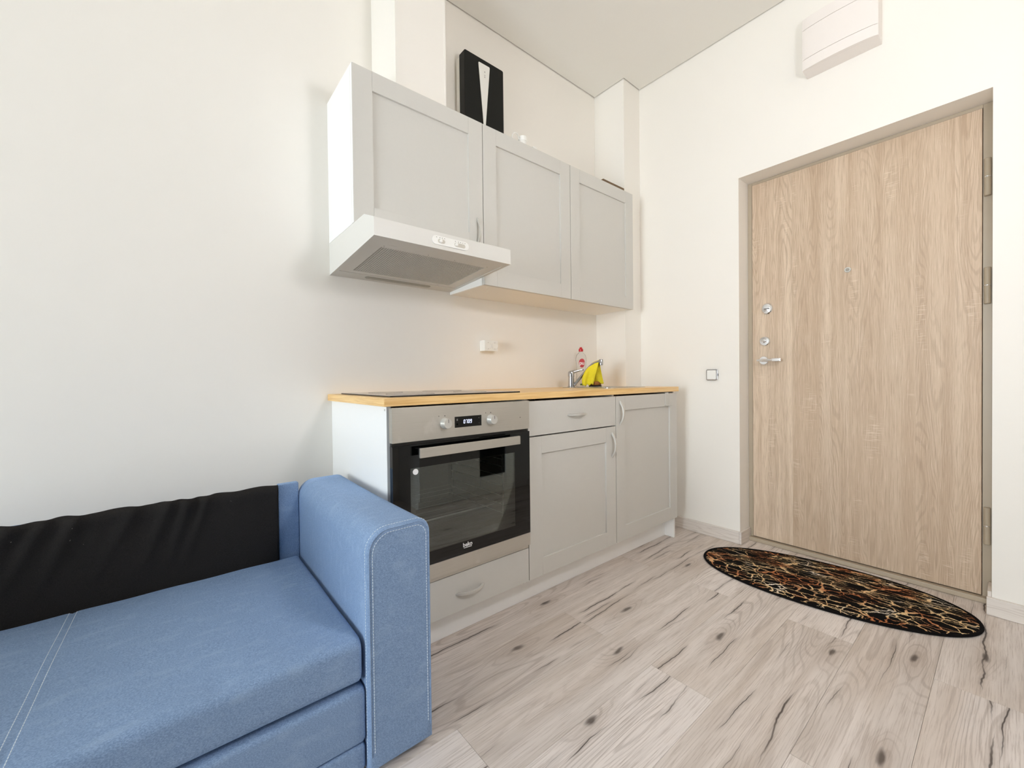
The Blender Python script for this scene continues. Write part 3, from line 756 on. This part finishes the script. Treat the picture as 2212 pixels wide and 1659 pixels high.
# door: black glass border, window, steel strip, handle
od = obj('oven_door', MB().box(.0045, .066, OYF, OYF+.02, .3345, .7515).box(.516, .5955, OYF, OYF+.02, .3345, .7515).box(.066, .516, OYF, OYF+.02, .3345, .3795).box(.066, .516, OYF, OYF+.02, .6735, .7515), 'glass_black', ov)
obj('window_glass', MB().box(.0655, .5165, OYF+.0002, OYF+.0035, .379, .674), 'oven_window', od)
ib = MB().box(.0655, .0885, OYF+.012, OYF+.016, .379, .674).box(.4685, .5165, OYF+.012, OYF+.016, .379, .674).box(.0885, .4685, OYF+.012, OYF+.016, .379, .404).box(.0885, .4685, OYF+.012, OYF+.016, .665, .674)
obj('inner_border', ib, 'black_plastic', od)
obj('bottom_trim', MB().box(.0045, .5955, OYF, OYF+.02, .2825, .3335), 'steel', od, bevel=.001)
obj('lower_vent', MB().box(.0045, .5955, OYF+.012, OYF+.024, .2665, .2815), 'steel', ov, bevel=.001)
hn = obj('oven_handle', MB().box(.0835, .5155, -.6525, -.6435, .7105, .7425), 'steel', od, bevel=.0015)
for x in (.105, .494): obj('handle_post', MB().box(x-.012, x+.012, -.6435, OYF, .717, .737), 'black_plastic', hn, bevel=.002)
F = lambda x, y, z: (.2868+x, OYF-.0004-z, .3660+y)
text('brand_lettering', 'beko', .0205, F, 'logo', od, bold=.0006)
um = MB().prism([(.2700, .3545), (.3035, .3545), (.3050, .3562), (.3050, .3570), (.2700, .3566)], 'y', OYF-.0008, OYF)
obj('brand_underline', um, 'logo', od)
obj('round_sticker', MB().lathe([(.0003, OYF-.0012), (.0098, OYF-.0012), (.0098, OYF), (.0003, OYF)], (.084, 0, .6610), 'y', 28), 'print_white', od)

# ------------------------------------------------------------------ sink, tap, bottle, cloth
sk = thing('sink', (1.455, -.32, TOPZ), 'stainless steel sink set into the worktop near the pillar', 'sink')
sx0, sx1, sy0, sy1 = 1.285, 1.645, -.505, -.13
def rrect(x0, x1, y0, y1, r, z, n=6):
    P = []
    for cx, cy, a0 in ((x1-r, y1-r, 0), (x0+r, y1-r, PI/2), (x0+r, y0+r, PI), (x1-r, y0+r, 1.5*PI)):
        for i in range(n+1):
            a = a0+PI/2*i/n; P.append((cx+r*math.cos(a), cy+r*math.sin(a), z))
    return P
T = TOPZ+.0003
R = [rrect(sx0, sx1, sy0, sy1, .04, T), rrect(sx0, sx1, sy0, sy1, .04, T+.0026), rrect(sx0+.004, sx1-.004, sy0+.004, sy1-.004, .037, T+.0036), rrect(sx0+.03, sx1-.03, sy0+.03, sy1-.06, .05, T+.0030),
     rrect(sx0+.034, sx1-.034, sy0+.034, sy1-.064, .05, T+.0008)]
obj('rim', MB().rings(R, True, True), 'sink', sk, smooth=50)
obj('drain', MB().lathe([(.03, T+.001), (.03, T+.0022), (.022, T+.0026), (.0003, T+.0022)], (1.465, -.335, 0), n=24), 'chrome', sk)
tp = thing('tap', (1.356, -.16, T+.0036), 'chrome single-lever mixer tap on the sink corner', 'tap')
fx, fy, fz = 1.356, -.160, T+.0032
obj('body', MB().lathe([(.0235, fz), (.0235, fz+.003), (.0185, fz+.006), (.0178, fz+.062), (.0195, fz+.064), (.0195, fz+.085), (.0175, fz+.093), (.010, fz+.099), (.0003, fz+.100)], (fx, fy, 0), n=24), 'chrome', tp)
lvp = [(fx, fy, fz+.086), (fx+.018, fy-.015, fz+.095), (fx+.045, fy-.035, fz+.103), (fx+.060, fy-.050, fz+.1055)]
obj('lever', MB().tube(lvp, [.0125, .0095, .006, .0045], 12), 'chrome', tp)
spd = [(fx+.012, fy-.011, fz+.010), (fx+.048, fy-.045, fz+.069), (fx+.083, fy-.078, fz+.122), (fx+.094, fy-.088, fz+.136), (fx+.106, fy-.100, fz+.1455), (fx+.132, fy-.124, fz+.157)]
sp = obj('spout', MB().tube(spd, .0088, 12), 'chrome', tp)
hx_, hy_ = spd[-1][0], spd[-1][1]
obj('aerator', MB().lathe([(.0003, fz+.168), (.011, fz+.167), (.0125, fz+.163), (.0125, fz+.133), (.011, fz+.131), (.0003, fz+.131)], (hx_, hy_, 0), n=18), 'chrome', sp)

# dish soap bottle
bx, by_ = 1.535, -.085
bt = thing('soap_bottle', (bx, by_, TOPZ), 'clear dish-soap bottle with a red cap behind the tap', 'bottle')
z = TOPZ+.0006
pr_ = [(.029, 0), (.0375, .003), (.0395, .012), (.038, .05), (.0358, .085), (.0352, .11), (.038, .145), (.0415, .172), (.0405, .190), (.033, .209), (.020, .221), (.0130, .226), (.0130, .232)]
obj('bottle_body', MB().lathe([(r, z+hh) for r, hh in pr_], (bx, by_, 0), n=32, sy=.68), 'bottle', bt)
obj('cap', MB().lathe([(.0145, z+.230), (.0150, z+.232), (.0145, z+.246), (.0095, z+.250), (.0075, z+.258), (.0003, z+.259)], (bx, by_, 0), n=20), 'red_cap', bt)
def bq(u, zz, out=.0006):      # point on the bottle's camera-facing side; u = metres along the surface
    ang = math.atan2(-1.8+.08, -.5436-bx)+u/.030
    r_ = .0303
    for (ra, ha), (rb, hb2) in zip(pr_, pr_[1:]):
        if ha <= zz-z <= hb2: r_ = ra+(rb-ra)*(zz-z-ha)/(hb2-ha)
    r_ += out
    return (bx+r_*math.cos(ang), by_+.68*r_*math.sin(ang), zz)
def decal(name, f, mat, nu=14, nv=12):
    return obj(name, MB().grid(f, nu, nv), mat, bt, fix=False)
def oval(s_, t_):
    a = 2*PI*s_; return bq(.012+.0185*t_*math.cos(a), z+.154+.029*t_*math.sin(a))
lb = decal('logo_oval', oval, 'print_red', 28, 4)
text('logo_lettering', 'pu', .033, lambda x, y, zz: bq(.0115+x, z+.154+y, .0012+zz*.3), 'print_white', lb, bold=.0006, spacing=.85)
decal('label_text_line', lambda s_, t_: bq(.002+.02*s_, z+.112+.0035*t_), 'print_dark', 10, 1)
decal('label_band', lambda s_, t_: bq(.0+.034*s_, z+.010+.011*t_), 'print_green', 12, 1)

# yellow cloth over the spout
ax = Vector((.728, -.685, 0)); nv_ = Vector((-.685, -.728, 0))
def clothpt(u, v):
    # u across the spout length, v from the near hem (0) over the spout (.5) to the far hem (1)
    Lu = .30+.64*u
    i = min(int(Lu*5), 4); fr_ = Lu*5-i
    base = Vector(spd[i]).lerp(Vector(spd[i+1]), fr_)+Vector((0, 0, .0095))
    if v <= .5:
        k_ = (.5-v)/.5                       # 0 at the spout, 1 at the hem
        bot = Vector((fx, fy, 0))+ax*(.066+.062*u)+nv_*(.030+.010*math.sin(u*9))
        bot.z = fz+.006+.010*u+.005*math.sin(u*17)
        p = base.lerp(bot, k_)+nv_*(.011*math.sin(PI*min(1, k_*1.4)) + .004*math.sin(u*11+1)*k_)
        p += ax*(-.013*math.sin(PI*k_)*(1-u))
    else:
        k_ = (v-.5)/.5
        bot = Vector((fx, fy, 0))+ax*(.112+.090*u)-nv_*(.026+.006*math.sin(u*7))
        bot.z = fz+.045-.028*u+.004*math.sin(u*13)
        p = base.lerp(bot, k_)-nv_*(.009*math.sin(PI*k_)+.004*math.sin(u*8)*k_)
    return p
cl = obj('dish_cloth', MB().grid(clothpt, 22, 44), 'yellow', fix=False, smooth=80)
so = cl.modifiers.new('thickness', 'SOLIDIFY'); so.thickness = .0024; so.offset = 0
tag(cl, 'bright yellow dish cloth draped over the tap spout', 'cloth')
spg = thing('sponge', (1.485, -.235, T+.0036), 'small orange-brown sponge lying in the sink behind the yellow cloth', 'sponge')
obj('foam', MB().box(1.452, 1.522, -.262, -.216, T+.0122, T+.0352), 'sponge', spg, bevel=.006)
obj('scouring_pad', MB().box(1.452, 1.522, -.262, -.216, T+.0037, T+.012), 'scour', spg, bevel=.002)

# towel hook over the right door
th = MB().box(1.667, 1.701, BY-.0026, BY-.0004, .803, .8775).box(1.667, 1.701, BY-.0026, BY+.012, .8763, .8778)
J = []
for i in range(13):
    a = -PI/2+PI*i/12*.9; J.append((BY-.0195-.0*i, .0))
hk = tag(obj('door_hook', th, 'front', bevel=.0004, seg=1), 'grey over-door towel hook on the right base cabinet door', 'hook')
P = [(BY-.0015, .8045), (BY-.010, .8030), (BY-.022, .8030), (BY-.029, .8060), (BY-.031, .8120), (BY-.031, .8210)]
P2 = [(y, z_+.0) for y, z_ in P]
mbk = MB(); n = len(P)
vs = []
for xx in (1.667, 1.701):
    for y, z_ in P: vs.append((xx, y, z_))
    for y, z_ in P: vs.append((xx, y+.0014 if z_ > .806 else y, z_+.0016))
fs = []
for i in range(n-1):
    a, b_ = i, i+1
    fs += [(a, b_, b_+2*n, a+2*n), (a+n, a+3*n, b_+3*n, b_+n), (a, a+n, b_+n, b_), (a+2*n, b_+2*n, b_+3*n, a+3*n)]
fs += [(0, 2*n, 3*n, n), (n-1, 2*n-1, 4*n-1, 3*n-1)]
obj('hook_bend', mbk.add(vs, fs), 'front', hk)

# ------------------------------------------------------------------ wall socket, switch, distribution box
so_ = thing('power_socket', (.8345, 0, 1.121), 'white surface-mounted double power socket on the wall above the worktop', 'socket')
sz0, sz1, sxa, sxb, sd = 1.1218, 1.1808, .787, .8785, -.0475
bd = obj('socket_body', MB().box(sxa, sxb, sd, -.0004, sz0, sz1), 'plastic', so_, bevel=.0025)
for x in (.8105, .8555):
    w_ = obj('outlet', MB().lathe([(.0212, sd-.0015), (.0200, sd-.0025), (.0188, sd-.0015), (.0185, sd-.0004), (.0003, sd-.0004)], (x, 0, 1.1513), 'y', 28), 'plastic', so_)
    obj('outlet_well', MB().lathe([(.0180, sd-.0006), (.0003, sd-.0006), (.0003, sd-.0004), (.0180, sd-.0004)], (x, 0, 1.1513), 'y', 28), 'socket_grey', w_)
    for dx in (-.0095, .0095):
        obj('pin_hole', MB().lathe([(.0029, sd-.0014), (.0003, sd-.0014), (.0003, sd-.0006), (.0029, sd-.0006)], (x+dx, 0, 1.1513), 'y', 12), 'black_plastic', w_)
    for dz in (-.0165, .0165):
        obj('earth_clip', MB().box(x-.0028, x+.0028, sd-.0018, sd-.0006, 1.1513+dz-.0022, 1.1513+dz+.0022), 'alu', w_)
sw = thing('light_switch', (XW, -.731, .944), 'small white light switch with a chrome rim left of the door', 'switch')
pts = [(p[0], p[1]) for p in rrect(-.7645, -.698, .9445, 1.0115, .009, 0)]
obj('switch_frame', MB().prism(pts, 'x', XW-.009, XW-.0003), 'chrome', sw, bevel=.0015)
obj('rocker', MB().prism([(p[0], p[1]) for p in rrect(-.758, -.7045, .951, 1.005, .003, 0)], 'x', XW-.0125, XW-.0085), 'plastic', sw, bevel=.001)
obj('side_button', MB().box(XW-.0098, XW-.002, -.7675, -.7642, .970, .985), 'black_plastic', sw, bevel=.0008)

eb = thing('distribution_box', (XW, -1.361, 2.47), 'white electrical distribution box mounted high above the door', 'electrical box')
yc, hw_ = -1.3612, .1428
def boxpart(name, za, zb, back, front, parent, inset=0.0):
    N = 18; R = []
    outer = []
    for i in range(N+1):
        s_ = -1+2*i/N; outer.append((XW-front-.013*(1-s_*s_)+(.004 if abs(s_) == 1 else 0), yc+s_*(hw_-inset)))
    poly = outer+[(XW-back, yc+hw_-inset), (XW-back, yc-hw_+inset)]
    return obj(name, MB().prism(poly, 'z', za, zb), 'box_white', parent, bevel=.0014, seg=2, smooth=40)
bb = MB().box(XW-.085, XW-.0003, yc-hw_, yc+hw_, 2.4705, 2.7155)
obj('back_box', bb, 'box_white', eb, bevel=.002)
boxpart('lower_cover', 2.4705, 2.5185, .0855, .090, eb)
fp = boxpart('flap', 2.5205, 2.6625, .0855, .090, eb)
boxpart('upper_cover', 2.6645, 2.7155, .0855, .090, eb)
obj('latch', MB().lathe([(.0003, XW-.0965), (.015, XW-.0965), (.015, XW-.088), (.0003, XW-.088)], (0, -1.487, 2.645), 'x', 20), 'box_white', fp, bevel=.001)

# ------------------------------------------------------------------ black wall unit above the cabinets
bu = thing('ventilation_unit', (.77, -.05, UZ1), 'black wall unit with a white tapered stripe standing on the wall cabinets', 'ventilation unit')
def rbox2(x0, x1, z0, z1, r, y0, y1):
    return MB().prism([(p[0], p[1]) for p in rrect(x0, x1, z0, z1, r, 0)], 'y', y0, y1)
obj('white_casing', rbox2(.6455, .8925, UZ1+.0008, 2.646, .008, -.050, -.018), 'plastic', bu, bevel=.002)
obj('wall_bracket', MB().box(.70, .84, -.018, -.0006, 2.30, 2.56), 'plastic', bu)
fp_ = obj('front_panel', rbox2(.6425, .8965, UZ1+.0008, 2.6535, .009, -.100, -.0505), 'black_satin', bu, bevel=.003)
obj('stripe', MB().prism([(.7325, 2.6265), (.7980, 2.6275), (.8015, 2.6235), (.8010, 2.6160), (.7690, 2.285), (.7660, 2.2810), (.7625, 2.2810), (.7600, 2.285), (.7285, 2.6185), (.7290, 2.6240)], 'y', -.1035, -.0995), 'plastic', fp_, bevel=.001)
obj('stripe_print', MB().box(.7655, .7705, -.1039, -.1034, 2.583, 2.592).box(.7648, .7712, -.1039, -.1034, 2.569, 2.573).box(.7655, .7705, -.1039, -.1034, 2.558, 2.565), 'print_grey', fp_)

# little things on top of the wall cabinets
ch = thing('plug_adapter', (.875, -.275, UZ1), 'white plug adapter with a looped cable on top of the middle wall cabinet', 'adapter')
obj('plug_body', MB().lathe([(.010, 0), (.0175, .002), (.019, .024), (.0225, .027), (.0225, .046), (.020, .050), (.0003, .0505)], (.878, -.275, UZ1+.0005), 'z', 20), 'plastic', ch)
cb = [(.866, -.275, UZ1+.034)]
for i in range(25):
    a = .3+i/24*3.5
    cb.append((.826+.026*math.cos(a), -.275-.010*math.sin(a*.7), UZ1+.022+.028*math.sin(a)*(1 if a < PI else .5)))
obj('cable', MB().tube(cb, .0025, 8), 'plastic', ch)
cn = thing('cable_end', (.955, -.28, UZ1), 'tiny white cable connector right of the looped plug adapter', 'connector')
obj('connector', MB().box(.940, .966, -.289, -.270, UZ1+.0005, UZ1+.0235), 'plastic', cn, bevel=.004)
obj('cable_stub', MB().tube([(.965, -.28, UZ1+.012), (.985, -.276, UZ1+.013), (1.0, -.262, UZ1+.004)], .0025, 8), 'plastic', cn)
wb = thing('wooden_boards', (1.65, -.21, UZ1), 'two stacked brown boards lying on the wall cabinet by the pillar', 'boards')
obj('board', MB().box(1.545, 1.757, -.275, -.16, UZ1+.0005, UZ1+.022), 'board_light', wb, bevel=.001)
obj('board', MB().box(1.543, 1.759, -.271, -.158, UZ1+.0225, UZ1+.0405), 'board_dark', wb, bevel=.001)

# ------------------------------------------------------------------ oval door mat
rg = thing('door_mat', (1.765, -1.315, 0), 'oval black door mat with gold vein pattern before the entrance door', 'rug')
rg.rotation_euler = (0, 0, .1045)
def ell(a, b_, z_, n=96):
    P_ = []
    for i in range(n):
        t_ = 2*PI*i/n; c_, s_ = math.cos(t_), math.sin(t_); e_ = 2/2.12
        P_.append((a*math.copysign(abs(c_)**e_, c_), b_*math.copysign(abs(s_)**e_, s_), z_))
    return P_
def rugmesh(name, rings, mat, caps=True):
    mb = MB().rings(rings, caps, caps)
    mb.v = [(x+1.765, y-1.315, z_) for x, y, z_ in mb.v]
    return obj(name, mb, mat, rg, smooth=60)
rugmesh('pile', [ell(.255, .494, .0006), ell(.255, .494, .0075), ell(.250, .489, .0092), ell(.2, .4, .0095), ell(.02, .05, .0095)], 'rug')
q = []
for k_ in range(9):
    a = 2*PI*k_/8; q.append(ell(.259+.0058*math.cos(a), .5005+.0062*math.cos(a), .0056+.005*math.sin(a)))
rugmesh('edge_binding', q, 'rug_edge', False)

# ------------------------------------------------------------------ sofa
sf = thing('sofa', (-.76, -.56, 0), 'blue denim sofa with its black back lining bared, left of the kitchen', 'sofa')
AZ, AYF, AYB = .606, -.9015, -.212
def arm(x0, x1, name='arm'):
    def prof(ins, z0=.021):
        P_ = []
        xa, xb, zt = x0+ins, x1-ins, AZ-ins
        rl, rr = .056-ins*.5, .036-ins*.5
        P_.append((xa, z0+ins)); 
        for i in range(9): a = PI-PI/2*i/8; P_.append((xa+rl+rl*math.cos(a), zt-rl+rl*math.sin(a)))
        for i in range(9): a = PI/2-PI/2*i/8; P_.append((xb-rr+rr*math.cos(a), zt-rr+rr*math.sin(a)))
        P_.append((xb, z0+ins))
        return P_
    def dense(P_):
        out = []
        for a, b_ in zip(P_, P_[1:]+P_[:1]):
            d_ = math.hypot(b_[0]-a[0], b_[1]-a[1]); n_ = max(1, int(d_/.03))
            out += [(a[0]+(b_[0]-a[0])*i/n_, a[1]+(b_[1]-a[1])*i/n_) for i in range(n_)]
        return out
    base = dense(prof(0)); nb = len(base)
    cx_, cz_ = (x0+x1)/2, .3
    def ring(ins, y):
        out = []
        for x, z_ in base:
            dx = max(-ins, min(ins, (cx_-x))); k_ = ins
            # shrink towards the middle, uniformly by ins
            sx_ = 1-2*ins/(x1-x0); sz_ = 1-2*ins/(AZ-.02)
            out.append((cx_+(x-cx_)*sx_, y, .313+(z_-.313)*sz_))
        return out
    R = [ring(.020, AYF+.0), ring(.006, AYF+.0008), ring(.0015, AYF+.0035), ring(0, AYF+.009)]
    for i in range(1, 13): R.append(ring(0, AYF+.009+(AYB-AYF-.018)*i/12))
    R += [ring(.0025, AYB-.004), ring(.008, AYB)]
    # soft sag and pucker along the top
    R2 = []
    for k_, r_ in enumerate(R):
        R2.append([(x, y, z_-(.0035*math.sin(PI*(y-AYF)/(AYB-AYF)) if z_ > .5 else 0)) for x, y, z_ in r_])
    a_ = obj(name, MB().rings(R2), 'denim', sf, smooth=60)
    # piping and two rows of stitching round the front face
    pp = [p for p in prof(.0055)][0:]
    path = dense(pp)[: -int((x1-x0)/.03) or None]
    path = [p for p in path if p[1] > .03]
    obj('piping', MB().tube([(x, AYF+.0012, z_) for x, z_ in path], .0019, 8), 'denim', a_)
    sm = MB()
    for ins, y, out in ((.0135, AYF-.0001, 0), (-.0002, AYF+.0125, 1)):
        pts = [p for p in dense(prof(ins)) if p[1] > .035]
        acc = []; 
        for p0, p1 in zip(pts, pts[1:]):
            d_ = math.hypot(p1[0]-p0[0], p1[1]-p0[1]); n_ = max(1, int(d_/.0012))
            if d_ < .06: acc += [(p0[0]+(p1[0]-p0[0])*i/n_, p0[1]+(p1[1]-p0[1])*i/n_) for i in range(n_)]
        i = 0
        while i+4 < len(acc):
            a0, a1 = acc[i], acc[i+4]
            sm.tube([(a0[0], y, a0[1]), (a1[0], y, a1[1])], .0009, 5); i += 6
    tag(obj('stitching', sm, 'stitch', a_, smooth=0), kind='stuff')
    return a_
arm(-.1872, -.0175)
arm(-1.5025, -1.333)
# back: blue frame, black lining sheet sagging on it
obj('backrest', MB().box(-1.332, -.1882, -.2375, -.2125, .045, .5975), 'denim', sf, bevel=.005)
obj('back_side', MB().box(-.2535, -.1880, -.2405, -.2125, .10, .6035), 'denim', sf, bevel=.004)
def lining(u, v):
    x = -1.262+u*(1.262-.2545); z_ = .30+v*.3052
    k_ = v**1.6
    f_ = 0
    for x_c, sl, wd, am in ((-.86, .55, .018, .010), (-.80, .5, .014, .008), (-.74, .45, .016, .009), (-.62, .55, .014, .006), (-.545, .4, .013, .009), (-.50, .3, .012, .008), (-.455, .3, .012, .007), (-.95, .4, .02, .008), (-1.1, .5, .02, .008)):
        xx = x_c-sl*(1-v)*.28
        f_ += 1.8*am*math.exp(-((x-xx)/wd)**2)*max(0, v-.22)
    f_ += .0018*math.sin(x*41+v*5)*k_+.0012*math.sin(x*97+1.3)*k_
    top = .0035*max(0, 1-abs(v-.93)/.07)
    edge = .0004 if u < 1 else 0
    return (x, -.2435-f_-top+.004*(v > .985), z_+.0018*math.sin(x*55)*(v > .9))
ln = obj('back_lining', MB().grid(lining, 150, 26), 'black_cloth', sf, fix=False, smooth=80)
tag(ln, 'crumpled black lining cloth')
so2 = ln.modifiers.new('thickness', 'SOLIDIFY'); so2.thickness = .004; so2.offset = 1
# seat cushion
SX0, SX1, SY0, SY1, SZ0, SZ1 = -1.325, -.1945, -.8855, -.2455, .2375, .3445
def cushion(x0, x1, y0, y1, z0, z1, r, nu, nv, puff, wr):
    """closed upholstered block: top, front, sides and bottom built as rings of a rounded box"""
    mb = MB(); prof = []
    n_ = 6
    # section in (y, z): bottom back -> bottom front -> front -> top -> back
    def arc(cy, cz, a0):
        return [(cy+r*math.cos(a0-PI/2*i/n_), cz+r*math.sin(a0-PI/2*i/n_)) for i in range(n_+1)]
    sec = arc(y0+r, z0+r, -PI/2)+arc(y0+r, z1-r, PI)
    top = [(y0+r+(y1-y0-r*1.4)*i/nv, z1) for i in range(1, nv+1)]
    sec += top+[(y1, z1-r*.4), (y1, z0)]
    R = []
    xs = [0, .0006, .003, .008]+[.008+(x1-x0-.016)*i/nu for i in range(1, nu)]+[x1-x0-.008, x1-x0-.003, x1-x0-.0006, x1-x0]
    for t_ in xs:
        e_ = min(t_, x1-x0-t_); ins = 0
        if e_ < .010: ins = .010-math.sqrt(max(0, .010**2-(.010-e_)**2))
        ring = []
        for y, z_ in sec:
            zc = (z0+z1)/2; yc_ = (y0+y1)/2
            yy = y+(ins if y < yc_ else -ins)*min(1, abs(y-yc_)/.2); zz = z_+(ins if z_ < zc else -ins)
            x = x0+t_
            if z_ > zc:
                u_, v_ = t_/(x1-x0), (y-y0)/(y1-y0)
                zz += puff*math.sin(PI*u_)**.6*math.sin(PI*max(0, min(1, v_)))**.7
                zz += wr(x, y)
            ring.append((x, yy, zz))
        R.append(ring)
    return mb.rings(R)
def wrk(x, y):
    d_ = SX1-x
    if d_ > .16: k_ = 0
    else: k_ = math.exp(-((d_-.045)/.045)**2)
    w_ = .0017*k_*math.sin(y*430+x*70+2*math.sin(y*31))*math.exp(-((y+.46)/.14)**2)
    w_ -= .0035*math.exp(-((x-(-.7593+.0234*(y+.54)))/.006)**2)
    w_ -= .004*math.exp(-((x+.475)/.03)**2-((y+.845)/.02)**2)
    return w_+.0007*math.sin(x*33+y*21)
sc_ = obj('seat_cushion', cushion(SX0, SX1, SY0, SY1, SZ0, SZ1, .021, 190, 190, .006, wrk), 'denim', sf, smooth=70)
sm = MB()
from mathutils.bvhtree import BVHTree
bv = BVHTree.FromPolygons([tuple(v.co+wl(sc_)) for v in sc_.data.vertices], [tuple(p.vertices) for p in sc_.data.polygons])
for off in (-.0075, .0075):
    y = SY0+.004; k_ = 0
    while y < SY1-.012:
        pa = []
        for yy in (y, y+.0052):
            x = -.7593+.0234*(yy+.54)+off
            hit = bv.ray_cast(Vector((x, yy, 1)), Vector((0, 0, -1)))
            if hit[0]: pa.append(hit[0]+Vector((0, 0, .0003)))
        if len(pa) == 2: sm.tube(pa, .0008, 5)
        y += .0074
    zz = SZ0+.012
    while zz < SZ1-.014:
        x = -.7593+.0234*(SY0+.54)+off
        sm.tube([(x, SY0-.0004, zz), (x, SY0-.0004, zz+.0052)], .0008, 5); zz += .0074
tag(obj('stitching', sm, 'stitch', sc_, smooth=0), kind='stuff')
# pull-out bed box below the seat: upper and lower panel
flat = lambda x, y: .0006*math.sin(x*27+y*13)
obj('bed_drawer', cushion(-1.325, -.1885, -.8875, -.27, .0925, .2265, .013, 60, 10, .0, flat), 'denim', sf, smooth=70)
obj('bed_drawer', cushion(-1.325, -.1895, -.8855, -.27, .0255, .0905, .008, 60, 10, .0, flat), 'denim', sf, smooth=70)
for x in (-.15, -.05, -1.37, -1.47):
    for y in (-.855, -.26):
        obj('foot', MB().lathe([(.016, .0004), (.018, .003), (.018, .0225)], (x, y, 0), n=14), 'black_foot', sf)

# ------------------------------------------------------------------ wardrobe opposite, seen in the oven glass
wd = thing('wardrobe', (1.42, YF+.2, 0), 'white wardrobe mirrored in the oven door', 'wardrobe')
WX0, WX1, WYF = .87, 1.97, YF+.36
obj('carcass', MB().box(WX0, WX1, YF+.001, WYF-.02, .0006, 2.1), 'carcass', wd, bevel=.001)
n_ = 4
for i in range(n_):
    a = WX0+(WX1-WX0)*i/n_+.0025; b_ = WX0+(WX1-WX0)*(i+1)/n_-.0025
    if i == 2:
        obj('door', MB().box(a, b_, WYF-.018, WYF, .5, 2.095), 'carcass', wd, bevel=.001)
        obj('dark_niche', MB().box(a, b_, WYF-.019, WYF-.012, .16, .495), 'black_plastic', wd)
        obj('kickboard', MB().box(a, b_, WYF-.018, WYF, .06, .155), 'carcass', wd, bevel=.001)
    else:
        obj('door', MB().box(a, b_, WYF-.018, WYF, .06, 2.095), 'carcass', wd, bevel=.001)

dk = thing('bounce_blocker', (-1.2, YF+.18, 0), 'added charcoal block, unseen behind the camera, cutting bounced light', 'cabinet')  # made-up dark cabinet, added to weaken light bounced onto sofa front and back wall
M['charcoal'] = paint('blocker_charcoal', (62, 60, 58), .5, var=.05, scale=20)
obj('carcass', MB().box(-2.6, .2, YF+.0145, YF+.33, .0006, 2.2), 'charcoal', dk, bevel=.001)
for i in range(5):
    a = -2.6+2.8*i/5+.002; obj('door', MB().box(a, a+.556, YF+.331, YF+.349, .06, 2.195), 'charcoal', dk, bevel=.001)
